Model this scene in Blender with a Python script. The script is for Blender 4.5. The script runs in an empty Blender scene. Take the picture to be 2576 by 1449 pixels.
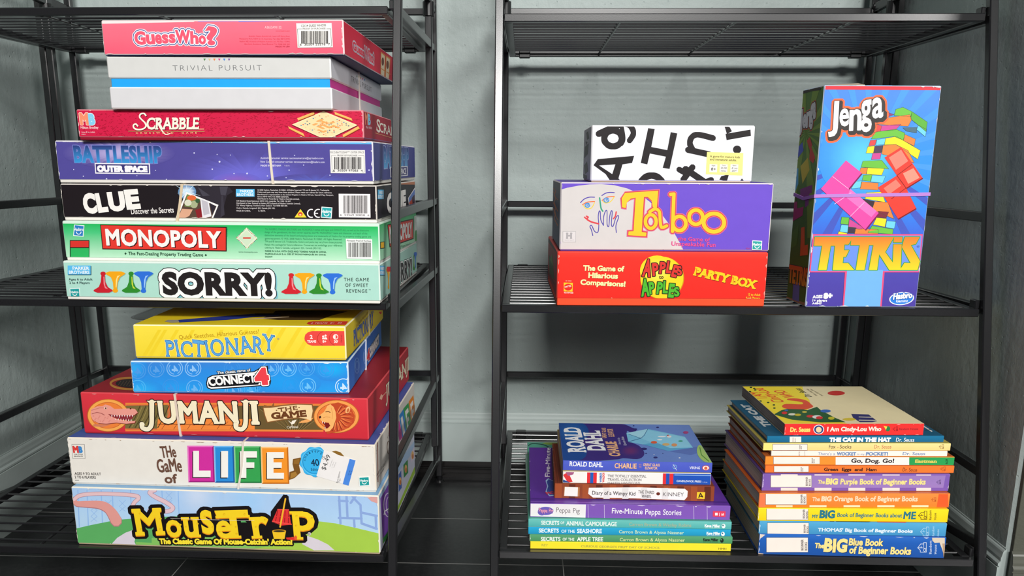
import bpy, bmesh, math, random
from mathutils import Vector, Matrix
from mathutils.geometry import tessellate_polygon

# ------------------------------------------------------------------ scene basics
W, H = 2576, 1449
U = 0.0096                      # one layout unit in metres
FLOOR = -60.36                  # floor height in layout units (camera height is 0)
SC = bpy.context.scene
COL = SC.collection
R = math.radians

# ------------------------------------------------------------------ camera
FPX, PITCH, YAW, ROLL, CX, CY = 1993.446, 0.2142, -0.0283, 0.0042, 1262.24, 844.71
_cy, _sy = math.cos(YAW), math.sin(YAW)
_f0 = Vector((_sy, _cy, 0)); _r0 = Vector((_cy, -_sy, 0)); _u0 = Vector((0, 0, 1))
CF = _f0*math.cos(PITCH) - _u0*math.sin(PITCH)
_u1 = _u0*math.cos(PITCH) + _f0*math.sin(PITCH)
CR = _r0*math.cos(ROLL) + _u1*math.sin(ROLL)
CU = _u1*math.cos(ROLL) - _r0*math.sin(ROLL)
cam_data = bpy.data.cameras.new('camera'); cam = bpy.data.objects.new('camera', cam_data); COL.objects.link(cam)
cam.matrix_world = Matrix(((CR.x, CU.x, -CF.x, 0), (CR.y, CU.y, -CF.y, 0), (CR.z, CU.z, -CF.z, -FLOOR*U), (0, 0, 0, 1)))
cam_data.sensor_width = 36; cam_data.lens = 36*FPX/W
cam_data.shift_x = (W/2 - CX)/W; cam_data.shift_y = (CY - H/2)/W
cam_data.clip_start = 0.01
SC.camera = cam

# ------------------------------------------------------------------ light and exposure
vs = SC.view_settings
vs.view_transform = 'Standard'; vs.look = 'None'; vs.gamma = 1.0; vs.use_curve_mapping = False
vs.exposure = 0.12
world = bpy.data.worlds.new('world'); SC.world = world; world.use_nodes = True
world.node_tree.nodes['Background'].inputs[0].default_value = (0.90, 0.95, 1.0, 1)
world.node_tree.nodes['Background'].inputs[1].default_value = 0.04

def area_light(name, loc, target, sx, sy, watts, colour=(1, 1, 1)):
    d = bpy.data.lights.new(name, 'AREA'); d.shape = 'RECTANGLE'; d.size = sx*U; d.size_y = sy*U
    d.energy = watts; d.color = colour
    o = bpy.data.objects.new(name, d); COL.objects.link(o)
    p = Vector((loc[0], loc[1], loc[2] - FLOOR))*U; t = Vector((target[0], target[1], target[2] - FLOOR))*U
    o.location = p; o.rotation_euler = (t - p).to_track_quat('-Z', 'Y').to_euler()
    return o
# tall window of the room, to the right behind the camera
area_light('window_right', (195, -90, 76), (-25, 110, -8), 110, 70, 34, (1.0, 0.985, 0.96))
# window straight behind the camera, above eye level
area_light('window_front', (46, -250, 176), (0, 125, -12), 112, 54, 138, (1.0, 0.985, 0.96))

# ------------------------------------------------------------------ colour and materials
def lin(c):
    c = c.lstrip('#')
    v = [int(c[i:i+2], 16)/255 for i in (0, 2, 4)]
    return tuple(x/12.92 if x <= 0.04045 else ((x+0.055)/1.055)**2.4 for x in v)
def mixc(a, b, t): return tuple(a[i]*(1-t)+b[i]*t for i in range(3))

MATS = {}
def nodes_of(name):
    m = bpy.data.materials.new(name); m.use_nodes = True; MATS[name] = m
    nt = m.node_tree
    return m, nt, nt.nodes['Principled BSDF']
def add(nt, kind, **kw):
    n = nt.nodes.new(kind)
    for k, v in kw.items():
        if k in n.inputs.keys(): n.inputs[k].default_value = v
        else: setattr(n, k, v)
    return n

def print_material(name, rough, var, bump, scale=60.0, spec=0.4, coat=0.0):
    """printed surface: colours come from the mesh's own ink attribute, with a little paper mottling"""
    m, nt, b = nodes_of(name)
    at = add(nt, 'ShaderNodeAttribute', attribute_name='Col')
    tc = add(nt, 'ShaderNodeTexCoord')
    nz = add(nt, 'ShaderNodeTexNoise', Scale=scale, Detail=4.0)
    nt.links.new(tc.outputs['Object'], nz.inputs['Vector'])
    mr = add(nt, 'ShaderNodeMapRange')
    mr.inputs['To Min'].default_value = 1-var; mr.inputs['To Max'].default_value = 1+var
    nt.links.new(nz.outputs['Fac'], mr.inputs['Value'])
    vm = add(nt, 'ShaderNodeVectorMath', operation='SCALE')
    nt.links.new(at.outputs['Color'], vm.inputs[0]); nt.links.new(mr.outputs['Result'], vm.inputs['Scale'])
    nt.links.new(vm.outputs['Vector'], b.inputs['Base Color'])
    b.inputs['Roughness'].default_value = rough
    b.inputs['Specular IOR Level'].default_value = spec
    b.inputs['Coat Weight'].default_value = coat
    bp = add(nt, 'ShaderNodeBump', Strength=bump, Distance=0.002)
    nt.links.new(nz.outputs['Fac'], bp.inputs['Height']); nt.links.new(bp.outputs['Normal'], b.inputs['Normal'])
    return m
CARD = print_material('printed_card', 0.45, 0.05, 0.06, spec=0.25)
COVER = print_material('printed_book_cover', 0.36, 0.05, 0.05, spec=0.4)

def page_material():
    m, nt, b = nodes_of('page_edges')
    at = add(nt, 'ShaderNodeAttribute', attribute_name='Col')
    tc = add(nt, 'ShaderNodeTexCoord')
    mp = add(nt, 'ShaderNodeMapping'); mp.inputs['Scale'].default_value = (3, 3, 900)
    nt.links.new(tc.outputs['Object'], mp.inputs['Vector'])
    nz = add(nt, 'ShaderNodeTexNoise', Scale=1.0, Detail=2.0); nt.links.new(mp.outputs['Vector'], nz.inputs['Vector'])
    mr = add(nt, 'ShaderNodeMapRange'); mr.inputs['From Min'].default_value = 0.3; mr.inputs['From Max'].default_value = 0.7
    mr.inputs['To Min'].default_value = 0.55; mr.inputs['To Max'].default_value = 1.05
    nt.links.new(nz.outputs['Fac'], mr.inputs['Value'])
    vm = add(nt, 'ShaderNodeVectorMath', operation='SCALE')
    nt.links.new(at.outputs['Color'], vm.inputs[0]); nt.links.new(mr.outputs['Result'], vm.inputs['Scale'])
    nt.links.new(vm.outputs['Vector'], b.inputs['Base Color']); b.inputs['Roughness'].default_value = 0.9
    b.inputs['Specular IOR Level'].default_value = 0.1
    return m
PAGES = page_material()

def rubber_material():
    m, nt, b = nodes_of('rubber')
    at = add(nt, 'ShaderNodeAttribute', attribute_name='Col')
    nt.links.new(at.outputs['Color'], b.inputs['Base Color']); b.inputs['Roughness'].default_value = 0.55
    return m
RUBBER = rubber_material()

def metal_material():
    m, nt, b = nodes_of('black_powder_coat')
    tc = add(nt, 'ShaderNodeTexCoord'); nz = add(nt, 'ShaderNodeTexNoise', Scale=900.0, Detail=2.0)
    nt.links.new(tc.outputs['Object'], nz.inputs['Vector'])
    cr = add(nt, 'ShaderNodeValToRGB')
    cr.color_ramp.elements[0].color = (0.006, 0.006, 0.007, 1); cr.color_ramp.elements[1].color = (0.016, 0.016, 0.018, 1)
    nt.links.new(nz.outputs['Fac'], cr.inputs['Fac']); nt.links.new(cr.outputs['Color'], b.inputs['Base Color'])
    bp = add(nt, 'ShaderNodeBump', Strength=0.03, Distance=0.0006)
    nt.links.new(nz.outputs['Fac'], bp.inputs['Height']); nt.links.new(bp.outputs['Normal'], b.inputs['Normal'])
    b.inputs['Roughness'].default_value = 0.27; b.inputs['Specular IOR Level'].default_value = 0.95
    return m
METAL = metal_material()

def plastic_material(name, rgb, rough):
    m, nt, b = nodes_of(name)
    nz = add(nt, 'ShaderNodeTexNoise', Scale=200.0); tc = add(nt, 'ShaderNodeTexCoord')
    nt.links.new(tc.outputs['Object'], nz.inputs['Vector'])
    cr = add(nt, 'ShaderNodeValToRGB')
    cr.color_ramp.elements[0].color = (*[c*0.92 for c in rgb], 1); cr.color_ramp.elements[1].color = (*rgb, 1)
    nt.links.new(nz.outputs['Fac'], cr.inputs['Fac']); nt.links.new(cr.outputs['Color'], b.inputs['Base Color'])
    b.inputs['Roughness'].default_value = rough
    return m
BLACKPLASTIC = plastic_material('black_plastic', (0.008, 0.008, 0.009), 0.35)
GREYPLASTIC = plastic_material('pale_grey_plastic', (0.72, 0.72, 0.73), 0.4)

def wall_material(name, rgb):
    m, nt, b = nodes_of(name)
    tc = add(nt, 'ShaderNodeTexCoord')
    n1 = add(nt, 'ShaderNodeTexNoise', Scale=2.2, Detail=5.0); n2 = add(nt, 'ShaderNodeTexNoise', Scale=55.0, Detail=6.0, Roughness=0.65)
    mp = add(nt, 'ShaderNodeMapping'); mp.inputs['Rotation'].default_value = (0, R(-28), 0); mp.inputs['Scale'].default_value = (60, 60, 14)
    n3 = add(nt, 'ShaderNodeTexNoise', Scale=1.0, Detail=3.0)
    vo = add(nt, 'ShaderNodeTexVoronoi', Scale=75.0)
    for n in (n1, n2, mp, vo): nt.links.new(tc.outputs['Object'], n.inputs['Vector'])
    nt.links.new(mp.outputs['Vector'], n3.inputs['Vector'])
    cr = add(nt, 'ShaderNodeValToRGB')
    cr.color_ramp.elements[0].position = 0.3; cr.color_ramp.elements[1].position = 0.75
    cr.color_ramp.elements[0].color = (*[c*0.90 for c in rgb], 1); cr.color_ramp.elements[1].color = (*[c*1.06 for c in rgb], 1)
    nt.links.new(n1.outputs['Fac'], cr.inputs['Fac']); nt.links.new(cr.outputs['Color'], b.inputs['Base Color'])
    pit = add(nt, 'ShaderNodeMapRange'); pit.inputs['From Min'].default_value = 0.03; pit.inputs['From Max'].default_value = 0.12
    nt.links.new(vo.outputs['Distance'], pit.inputs['Value'])
    a1 = add(nt, 'ShaderNodeMath', operation='MULTIPLY_ADD'); a1.inputs[1].default_value = 0.7
    nt.links.new(n3.outputs['Fac'], a1.inputs[0]); nt.links.new(n2.outputs['Fac'], a1.inputs[2])
    a2 = add(nt, 'ShaderNodeMath', operation='MULTIPLY_ADD'); a2.inputs[1].default_value = 0.5
    nt.links.new(pit.outputs['Result'], a2.inputs[0]); nt.links.new(a1.outputs['Value'], a2.inputs[2])
    bp = add(nt, 'ShaderNodeBump', Strength=0.75, Distance=0.0016)
    nt.links.new(a2.outputs['Value'], bp.inputs['Height']); nt.links.new(bp.outputs['Normal'], b.inputs['Normal'])
    b.inputs['Roughness'].default_value = 0.5; b.inputs['Specular IOR Level'].default_value = 0.35
    return m
WALLPAINT = wall_material('sage_plaster', (0.40, 0.465, 0.45))
DARKWALL = wall_material('dark_olive_plaster', (0.075, 0.078, 0.06))

def trim_material(name, rgb, rough):
    m, nt, b = nodes_of(name)
    tc = add(nt, 'ShaderNodeTexCoord'); nz = add(nt, 'ShaderNodeTexNoise', Scale=30.0, Detail=4.0)
    nt.links.new(tc.outputs['Object'], nz.inputs['Vector'])
    cr = add(nt, 'ShaderNodeValToRGB')
    cr.color_ramp.elements[0].color = (*[c*0.9 for c in rgb], 1); cr.color_ramp.elements[1].color = (*[c*1.08 for c in rgb], 1)
    nt.links.new(nz.outputs['Fac'], cr.inputs['Fac']); nt.links.new(cr.outputs['Color'], b.inputs['Base Color'])
    bp = add(nt, 'ShaderNodeBump', Strength=0.1, Distance=0.001)
    nt.links.new(nz.outputs['Fac'], bp.inputs['Height']); nt.links.new(bp.outputs['Normal'], b.inputs['Normal'])
    b.inputs['Roughness'].default_value = rough
    return m
TRIMPAINT = trim_material('sage_trim_paint', (0.40, 0.46, 0.445), 0.35)
DARKTRIM = trim_material('dark_olive_trim', (0.085, 0.088, 0.07), 0.4)
SHOEPAINT = trim_material('black_gloss_trim', (0.012, 0.011, 0.011), 0.16)

def floor_material():
    m, nt, b = nodes_of('black_floor_tile')
    tc = add(nt, 'ShaderNodeTexCoord'); sp = add(nt, 'ShaderNodeSeparateXYZ')
    nt.links.new(tc.outputs['Object'], sp.inputs['Vector'])
    def line(out, off, period, half):
        a = add(nt, 'ShaderNodeMath', operation='SUBTRACT'); a.inputs[1].default_value = off*U
        nt.links.new(out, a.inputs[0])
        p = add(nt, 'ShaderNodeMath', operation='PINGPONG'); p.inputs[1].default_value = period*U/2
        nt.links.new(a.outputs[0], p.inputs[0])
        l = add(nt, 'ShaderNodeMath', operation='LESS_THAN'); l.inputs[1].default_value = half*U
        nt.links.new(p.outputs[0], l.inputs[0]); return l.outputs[0]
    lx = line(sp.outputs['X'], -52.1, 58.5, 0.07); ly = line(sp.outputs['Y'], 111.69, 15.76, 0.10)
    near = add(nt, 'ShaderNodeMath', operation='LESS_THAN'); near.inputs[1].default_value = 137*U; nt.links.new(sp.outputs['Y'], near.inputs[0])
    ly2 = add(nt, 'ShaderNodeMath', operation='MULTIPLY'); nt.links.new(ly, ly2.inputs[0]); nt.links.new(near.outputs[0], ly2.inputs[1]); ly = ly2.outputs[0]
    mx = add(nt, 'ShaderNodeMath', operation='MAXIMUM'); nt.links.new(lx, mx.inputs[0]); nt.links.new(ly, mx.inputs[1])
    nz = add(nt, 'ShaderNodeTexNoise', Scale=160.0, Detail=5.0); nt.links.new(tc.outputs['Object'], nz.inputs['Vector'])
    cr = add(nt, 'ShaderNodeValToRGB')
    cr.color_ramp.elements[0].position = 0.4
    cr.color_ramp.elements[0].color = (0.009, 0.009, 0.010, 1); cr.color_ramp.elements[1].color = (0.026, 0.026, 0.027, 1)
    nt.links.new(nz.outputs['Fac'], cr.inputs['Fac'])
    mi = add(nt, 'ShaderNodeMix', data_type='RGBA'); mi.inputs[7].default_value = (0.30, 0.295, 0.285, 1)
    nt.links.new(mx.outputs[0], mi.inputs[0]); nt.links.new(cr.outputs['Color'], mi.inputs[6])
    nt.links.new(mi.outputs[2], b.inputs['Base Color'])
    bp = add(nt, 'ShaderNodeBump', Strength=0.06, Distance=0.001)
    nt.links.new(nz.outputs['Fac'], bp.inputs['Height']); nt.links.new(bp.outputs['Normal'], b.inputs['Normal'])
    b.inputs['Roughness'].default_value = 0.3
    return m
FLOORTILE = floor_material()

# ------------------------------------------------------------------ mesh collecting
class MB:
    """collects polygons (layout units, local to the thing) with one ink colour per corner"""
    def __init__(s): s.v = []; s.f = []; s.c = []
    def face(s, pts, col):
        n = len(s.v); s.v.extend([tuple(p) for p in pts]); s.f.append(tuple(range(n, n+len(pts))))
        s.c.append(col if isinstance(col, list) else [col]*len(pts))
    def box(s, x0, y0, z0, x1, y1, z1, b=0.1, col=(0, 0, 0), edge=None, cols=None, M=None):
        """chamfered box; cols gives a colour per face F R K L T B"""
        cols = cols or {}; edge = edge or col
        b = min(b, (x1-x0)*.45, (y1-y0)*.45, (z1-z0)*.45)
        X = (x0, x1); Y = (y0, y1); Z = (z0, z1); sg = (1, -1)
        def P(i, j, k, ax):
            p = [X[i]+sg[i]*b, Y[j]+sg[j]*b, Z[k]+sg[k]*b]
            p[ax] = (X, Y, Z)[ax][(i, j, k)[ax]]
            return M @ Vector(p) if M else Vector(p)
        g = lambda k: cols.get(k, col)
        s.face([P(0,0,0,1), P(1,0,0,1), P(1,0,1,1), P(0,0,1,1)], g('F'))
        s.face([P(1,1,0,1), P(0,1,0,1), P(0,1,1,1), P(1,1,1,1)], g('K'))
        s.face([P(0,1,0,0), P(0,0,0,0), P(0,0,1,0), P(0,1,1,0)], g('L'))
        s.face([P(1,0,0,0), P(1,1,0,0), P(1,1,1,0), P(1,0,1,0)], g('R'))
        s.face([P(0,0,1,2), P(1,0,1,2), P(1,1,1,2), P(0,1,1,2)], g('T'))
        s.face([P(0,1,0,2), P(1,1,0,2), P(1,0,0,2), P(0,0,0,2)], g('B'))
        for j in (0, 1):
            for k in (0, 1):   # edges along x
                q = [P(0,j,k,1), P(1,j,k,1), P(1,j,k,2), P(0,j,k,2)]; s.face(q if (j == k) == False else q[::-1], edge)
        for i in (0, 1):
            for k in (0, 1):   # along y
                q = [P(i,0,k,0), P(i,1,k,0), P(i,1,k,2), P(i,0,k,2)]; s.face(q if (i == k) else q[::-1], edge)
        for i in (0, 1):
            for j in (0, 1):   # along z
                q = [P(i,j,0,0), P(i,j,1,0), P(i,j,1,1), P(i,j,0,1)]; s.face(q if (i != j) else q[::-1], edge)
        for i in (0, 1):
            for j in (0, 1):
                for k in (0, 1):
                    q = [P(i,j,k,0), P(i,j,k,1), P(i,j,k,2)]; s.face(q if (i+j+k) % 2 else q[::-1], edge)
    def bar(s, p, q, w, h, b=0.12, col=(0, 0, 0)):
        """square tube from p to q (w across, h up)"""
        p = Vector(p); q = Vector(q); d = (q-p); L = d.length; d.normalize()
        up = Vector((0, 0, 1)) if abs(d.z) < 0.9 else Vector((0, 1, 0))
        x = d.cross(up).normalized(); u = x.cross(d).normalized()
        M = Matrix(((x.x, d.x, u.x, p.x), (x.y, d.y, u.y, p.y), (x.z, d.z, u.z, p.z), (0, 0, 0, 1)))
        s.box(-w/2, 0, -h/2, w/2, L, h/2, b, col, M=M)
    def rod(s, p, q, r, n=8, col=(0, 0, 0), r2=None):
        p = Vector(p); q = Vector(q); d = (q-p).normalized(); r2 = r if r2 is None else r2
        a = Vector((0, 0, 1)) if abs(d.z) < 0.9 else Vector((1, 0, 0))
        x = d.cross(a).normalized(); y = d.cross(x)
        A = [p + (x*math.cos(t)+y*math.sin(t))*r for t in [2*math.pi*i/n for i in range(n)]]
        B = [q + (x*math.cos(t)+y*math.sin(t))*r2 for t in [2*math.pi*i/n for i in range(n)]]
        for i in range(n): s.face([A[i], A[(i+1) % n], B[(i+1) % n], B[i]], col)
        s.face(A[::-1], col); s.face(B, col)
    def ball(s, c, r, col=(0, 0, 0), n=12, m=8):
        c = Vector(c)
        def P(i, j):
            t = 2*math.pi*i/n; f = math.pi*j/m
            return c + Vector((math.cos(t)*math.sin(f), math.sin(t)*math.sin(f), math.cos(f)))*r
        for i in range(n):
            for j in range(m):
                q = [P(i, j), P(i, j+1), P(i+1, j+1), P(i+1, j)]
                if j == 0: q = [q[0], q[1], q[2]]
                elif j == m-1: q = [q[0], q[1], q[3]]
                s.face(q, col)
    def build(s, name, mat, parent=None, smooth=False):
        me = bpy.data.meshes.new(name)
        me.from_pydata([(a*U, b*U, c*U) for a, b, c in s.v], [], s.f)
        at = me.color_attributes.new('Col', 'FLOAT_COLOR', 'CORNER')
        flat = []
        for c in s.c:
            for k in c: flat.extend((k[0], k[1], k[2], 1.0))
        at.data.foreach_set('color', flat)
        me.materials.append(mat)
        if smooth:
            for p in me.polygons: p.use_smooth = True
        o = bpy.data.objects.new(name, me); COL.objects.link(o)
        if parent: o.parent = parent
        return o

def tag(o, label=None, cat=None, group=None, kind=None):
    if label: o['label'] = label
    if cat: o['category'] = cat
    if group: o['group'] = group
    if kind: o['kind'] = kind
def empty(name, x, y, z, rot=0):
    o = bpy.data.objects.new(name, None); COL.objects.link(o); o.empty_display_size = 0.03
    o.location = (x*U, y*U, (z-FLOOR)*U); o.rotation_euler = (0, 0, rot); return o

# ------------------------------------------------------------------ lettering
GLY = {}
def _mesh_of(body, off):
    cu = bpy.data.curves.new('t', 'FONT'); cu.body = body; cu.size = 1.0; cu.offset = off
    cu.resolution_u = 3; cu.fill_mode = 'FRONT'; cu.dimensions = '2D'
    ob = bpy.data.objects.new('t', cu); COL.objects.link(ob)
    dg = bpy.context.evaluated_depsgraph_get(); ev = ob.evaluated_get(dg); me = ev.to_mesh()
    vs = [(v.co.x, v.co.y) for v in me.vertices]; fs = [tuple(p.vertices) for p in me.polygons]
    ev.to_mesh_clear(); bpy.data.objects.remove(ob); bpy.data.curves.remove(cu)
    return vs, fs
def _w(body):
    vs, _ = _mesh_of(body, 0)
    return max(v[0] for v in vs) - min(v[0] for v in vs)
HH = None
def glyph(c, off=0.0, serif=0.0):
    key = (c, round(off, 4), round(serif, 3))
    if key in GLY: return GLY[key]
    vs, fs = _mesh_of(c, off)
    cnt = {}
    for f in fs:
        for i in range(len(f)):
            e = (f[i], f[(i+1) % len(f)]); k = (min(e), max(e)); cnt[k] = cnt.get(k, 0)+1
    bd = [k for k, n in cnt.items() if n == 1]
    extra = []
    if serif and vs:
        ymin = min(v[1] for v in vs); ymax = max(v[1] for v in vs); t = 0.055
        for a, b in bd:
            (xa, ya), (xb, yb) = vs[a], vs[b]
            if abs(ya-yb) < 0.004 and 0.03 < abs(xa-xb) < 0.26:
                x0, x1 = min(xa, xb)-serif, max(xa, xb)+serif
                if abs(ya-ymin) < 0.03 or abs(ya) < 0.02: extra.append([(x0, ya), (x1, ya), (x1, ya+t), (x0, ya+t)])
                elif abs(ya-ymax) < 0.03 or 0.45 < ya < 0.60: extra.append([(x0, ya-t), (x1, ya-t), (x1, ya), (x0, ya)])
            if abs(xa-xb) < 0.004 and 0.03 < abs(ya-yb) < 0.16 and c in 'ETFLZCGS':
                y0, y1 = min(ya, yb), max(ya, yb); mid = (y0+y1)/2
                if mid > ymax*0.75: extra.append([(xa-t, y1), (xa-t*.2, y0-serif*1.2), (xa+t*.4, y0-serif*1.2), (xa+t*.4, y1)])
                elif mid < ymax*0.25: extra.append([(xa-t, y0), (xa+t*.4, y0), (xa+t*.4, y1+serif*1.2), (xa-t*.2, y1+serif*1.2)])
    for q in extra:
        n = len(vs); vs = vs+q; fs = fs+[tuple(range(n, n+len(q)))]
        bd += [(n+i, n+(i+1) % len(q)) for i in range(len(q))]
    global HH
    if HH is None: HH = _w('HH')
    adv = _w('H'+c+'H') - HH if c != ' ' else 0.30
    GLY[key] = (vs, fs, bd, adv); return GLY[key]

def hull(pts):
    pts = sorted(set(pts))
    if len(pts) < 3: return pts
    def half(ps):
        h = []
        for p in ps:
            while len(h) >= 2 and (h[-1][0]-h[-2][0])*(p[1]-h[-2][1])-(h[-1][1]-h[-2][1])*(p[0]-h[-2][0]) <= 0: h.pop()
            h.append(p)
        return h[:-1]
    return half(pts)+half(pts[::-1])
BR = [(math.cos(t), math.sin(t)) for t in [2*math.pi*i/8+math.pi/8 for i in range(8)]]
BSQ = [(1, 1), (-1, 1), (-1, -1), (1, -1)]

def clip_poly(pts, x0, y0, x1, y1):
    def cut(ps, ins, inter):
        out = []
        for i in range(len(ps)):
            a, b = ps[i-1], ps[i]
            if ins(b):
                if not ins(a): out.append(inter(a, b))
                out.append(b)
            elif ins(a): out.append(inter(a, b))
        return out
    def ix(x): return lambda a, b: (x, a[1]+(b[1]-a[1])*(x-a[0])/(b[0]-a[0]))
    def iy(y): return lambda a, b: (a[0]+(b[0]-a[0])*(y-a[1])/(b[1]-a[1]), y)
    for ins, it in ((lambda p: p[0] >= x0, ix(x0)), (lambda p: p[0] <= x1, ix(x1)), (lambda p: p[1] >= y0, iy(y0)), (lambda p: p[1] <= y1, iy(y1))):
        if not pts: return []
        pts = cut(pts, ins, it)
    return pts

def catmull(P, n=6, closed=False):
    out = []; m = len(P); rng = range(m if closed else m-1)
    for i in rng:
        if closed: a, b, c, d = P[i-1], P[i], P[(i+1) % m], P[(i+2) % m]
        else: a, b, c, d = P[max(i-1, 0)], P[i], P[i+1], P[min(i+2, m-1)]
        for k in range(n):
            t = k/n
            out.append(tuple(0.5*((2*b[j])+(-a[j]+c[j])*t+(2*a[j]-5*b[j]+4*c[j]-d[j])*t*t+(-a[j]+3*b[j]-3*c[j]+d[j])*t**3) for j in (0, 1)))
    if not closed: out.append(tuple(P[-1]))
    return out

# ------------------------------------------------------------------ printing on a flat face
class Face:
    """a flat printed face of a thing: o, ax, ay in the thing's layout frame; rect = printable area.
    View coordinates are photograph pixels (through vx, vy, vs), carried onto the face plane."""
    def __init__(s, mb, root, o, ax, ay, rect):
        s.mb = mb; s.o = Vector(o); s.ax = Vector(ax); s.ay = Vector(ay); s.n = s.ax.cross(s.ay); s.rect = rect
        s.rt = root; s.view(0, 0, 1); s.lay = 1; s.k = 0
    def view(s, x, y, k): s.vx, s.vy, s.vs = x, y, k; return s
    def loc(s, x, y):
        px, py = s.vx + x/s.vs, s.vy + y/s.vs
        d = CF + CR*((px-CX)/FPX) - CU*((py-CY)/FPX)
        X, Y, Z, th = s.rt
        c, sn = math.cos(-th), math.sin(-th)
        rz = lambda v: Vector((c*v[0]-sn*v[1], sn*v[0]+c*v[1], v[2]))
        p0 = rz((-X, -Y, -Z)); dd = rz(d)
        t = (s.o-p0).dot(s.n)/dd.dot(s.n)
        q = p0+dd*t - s.o
        return (q.dot(s.ax), q.dot(s.ay))
    def put(s, pts, col, lay):
        """pts are face coordinates of a convex polygon"""
        r = s.rect
        grad = callable(col)
        if not all(r[0] <= p[0] <= r[2] and r[1] <= p[1] <= r[3] for p in pts): pts = clip_poly(list(pts), *r)
        if len(pts) < 3: return
        s.k = (s.k+1) % 47; z = 0.006*(lay+1) + s.k*0.0001
        s.mb.face([s.o+s.ax*p[0]+s.ay*p[1]+s.n*z for p in pts], [col(p) for p in pts] if grad else col)
    def _c(s, c):
        return lin(c) if isinstance(c, str) else c
    def L(s, lay):
        if lay is None: lay = s.lay
        s.lay = lay+1 if lay >= s.lay else s.lay
        return lay
    def polyl(s, pts, col, lay):
        a2 = sum(pts[i-1][0]*pts[i][1]-pts[i][0]*pts[i-1][1] for i in range(len(pts)))
        if a2 < 0: pts = pts[::-1]
        for t in tessellate_polygon([[Vector((p[0], p[1], 0)) for p in pts]]):
            q = [pts[i] for i in t]
            if (q[1][0]-q[0][0])*(q[2][1]-q[0][1])-(q[1][1]-q[0][1])*(q[2][0]-q[0][0]) < 0: q = q[::-1]
            s.put(q, col, lay)
    def poly(s, pts, col, lay=None, smooth=0):
        lay = s.L(lay); c = s._c(col)
        if smooth: pts = catmull(pts, smooth, True)
        s.polyl([s.loc(*p) for p in pts], c, lay)
    def rect4(s, x0, y0, x1, y1, col, lay=None): s.poly([(x0, y0), (x1, y0), (x1, y1), (x0, y1)], col, lay)
    def fill(s, col, lay=0): 
        r = s.rect; s.put([(r[0], r[1]), (r[2], r[1]), (r[2], r[3]), (r[0], r[3])], s._c(col), lay)
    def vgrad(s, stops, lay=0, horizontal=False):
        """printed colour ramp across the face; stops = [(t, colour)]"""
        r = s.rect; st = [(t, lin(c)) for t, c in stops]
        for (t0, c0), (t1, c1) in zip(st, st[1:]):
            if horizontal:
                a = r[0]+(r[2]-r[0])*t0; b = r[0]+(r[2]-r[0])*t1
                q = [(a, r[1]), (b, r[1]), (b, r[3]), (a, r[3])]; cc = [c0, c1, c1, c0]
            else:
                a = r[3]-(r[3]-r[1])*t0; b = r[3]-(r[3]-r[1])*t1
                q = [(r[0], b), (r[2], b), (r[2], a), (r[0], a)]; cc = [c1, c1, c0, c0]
            s.mb.face([s.o+s.ax*p[0]+s.ay*p[1]+s.n*0.006*(lay+1) for p in q], cc)
    def ell(s, cx, cy, rx, ry, col, lay=None, n=28, rot=0):
        c, sn = math.cos(R(rot)), math.sin(R(rot))
        s.poly([(cx+rx*math.cos(t)*c-ry*math.sin(t)*sn, cy+rx*math.cos(t)*sn+ry*math.sin(t)*c) for t in [2*math.pi*i/n for i in range(n)]], col, lay)
    def glow(s, cx, cy, rx, ry, cin, cout, lay=None, n=28):
        """radial printed ramp"""
        lay = s.L(lay); a, b = s._c(cin), s._c(cout); r = s.rect
        C0 = s.loc(cx, cy); P = [s.loc(cx+rx*math.cos(t), cy+ry*math.sin(t)) for t in [2*math.pi*i/n for i in range(n)]]
        K = 5
        for i in range(n):
            p, q = P[i], P[(i+1) % n]
            for k in range(K):
                t0, t1 = k/K, (k+1)/K
                m = lambda z, t: (C0[0]+(z[0]-C0[0])*t, C0[1]+(z[1]-C0[1])*t)
                w = lambda t: mixc(a, b, t*t*(3-2*t))
                quad = [m(p, t0), m(p, t1), m(q, t1), m(q, t0)] if k else [C0, m(p, t1), m(q, t1)]
                ar = sum(quad[j-1][0]*quad[j][1]-quad[j][0]*quad[j-1][1] for j in range(len(quad)))
                if ar < 0: quad = quad[::-1]
                def colf(z, t0=t0, t1=t1, p=p, q=q):
                    den = math.hypot((p[0]+q[0])/2-C0[0], (p[1]+q[1])/2-C0[1]) or 1
                    # distance measured along the spoke direction
                    d = math.hypot(z[0]-C0[0], z[1]-C0[1])/den
                    return w(max(0, min(1, d)))
                s.put(quad, colf, lay)
    def stroke(s, pts, wd, col, lay=None, smooth=0, closed=False, taper=None):
        lay = s.L(lay); c = s._c(col)
        if smooth: pts = catmull(pts, smooth, closed)
        if closed: pts = list(pts)+[pts[0]]
        m = len(pts)
        r0 = [wd/2*(taper[0]+(taper[1]-taper[0])*i/(m-1) if taper else 1) for i in range(m)]
        for i in range(m-1):
            (xa, ya), (xb, yb) = pts[i], pts[i+1]
            h = hull([(xa+bx*r0[i], ya+by*r0[i]) for bx, by in BR]+[(xb+bx*r0[i+1], yb+by*r0[i+1]) for bx, by in BR])
            q = [s.loc(*p) for p in h]
            ar = sum(q[j-1][0]*q[j][1]-q[j][0]*q[j-1][1] for j in range(len(q)))
            s.put(q if ar > 0 else q[::-1], c, lay)
    def ring(s, cx, cy, rx, ry, wd, col, lay=None, a0=0, a1=360, n=24):
        pts = [(cx+rx*math.cos(R(a0+(a1-a0)*i/n)), cy+ry*math.sin(R(a0+(a1-a0)*i/n))) for i in range(n+1)]
        s.stroke(pts, wd, col, lay)
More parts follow.
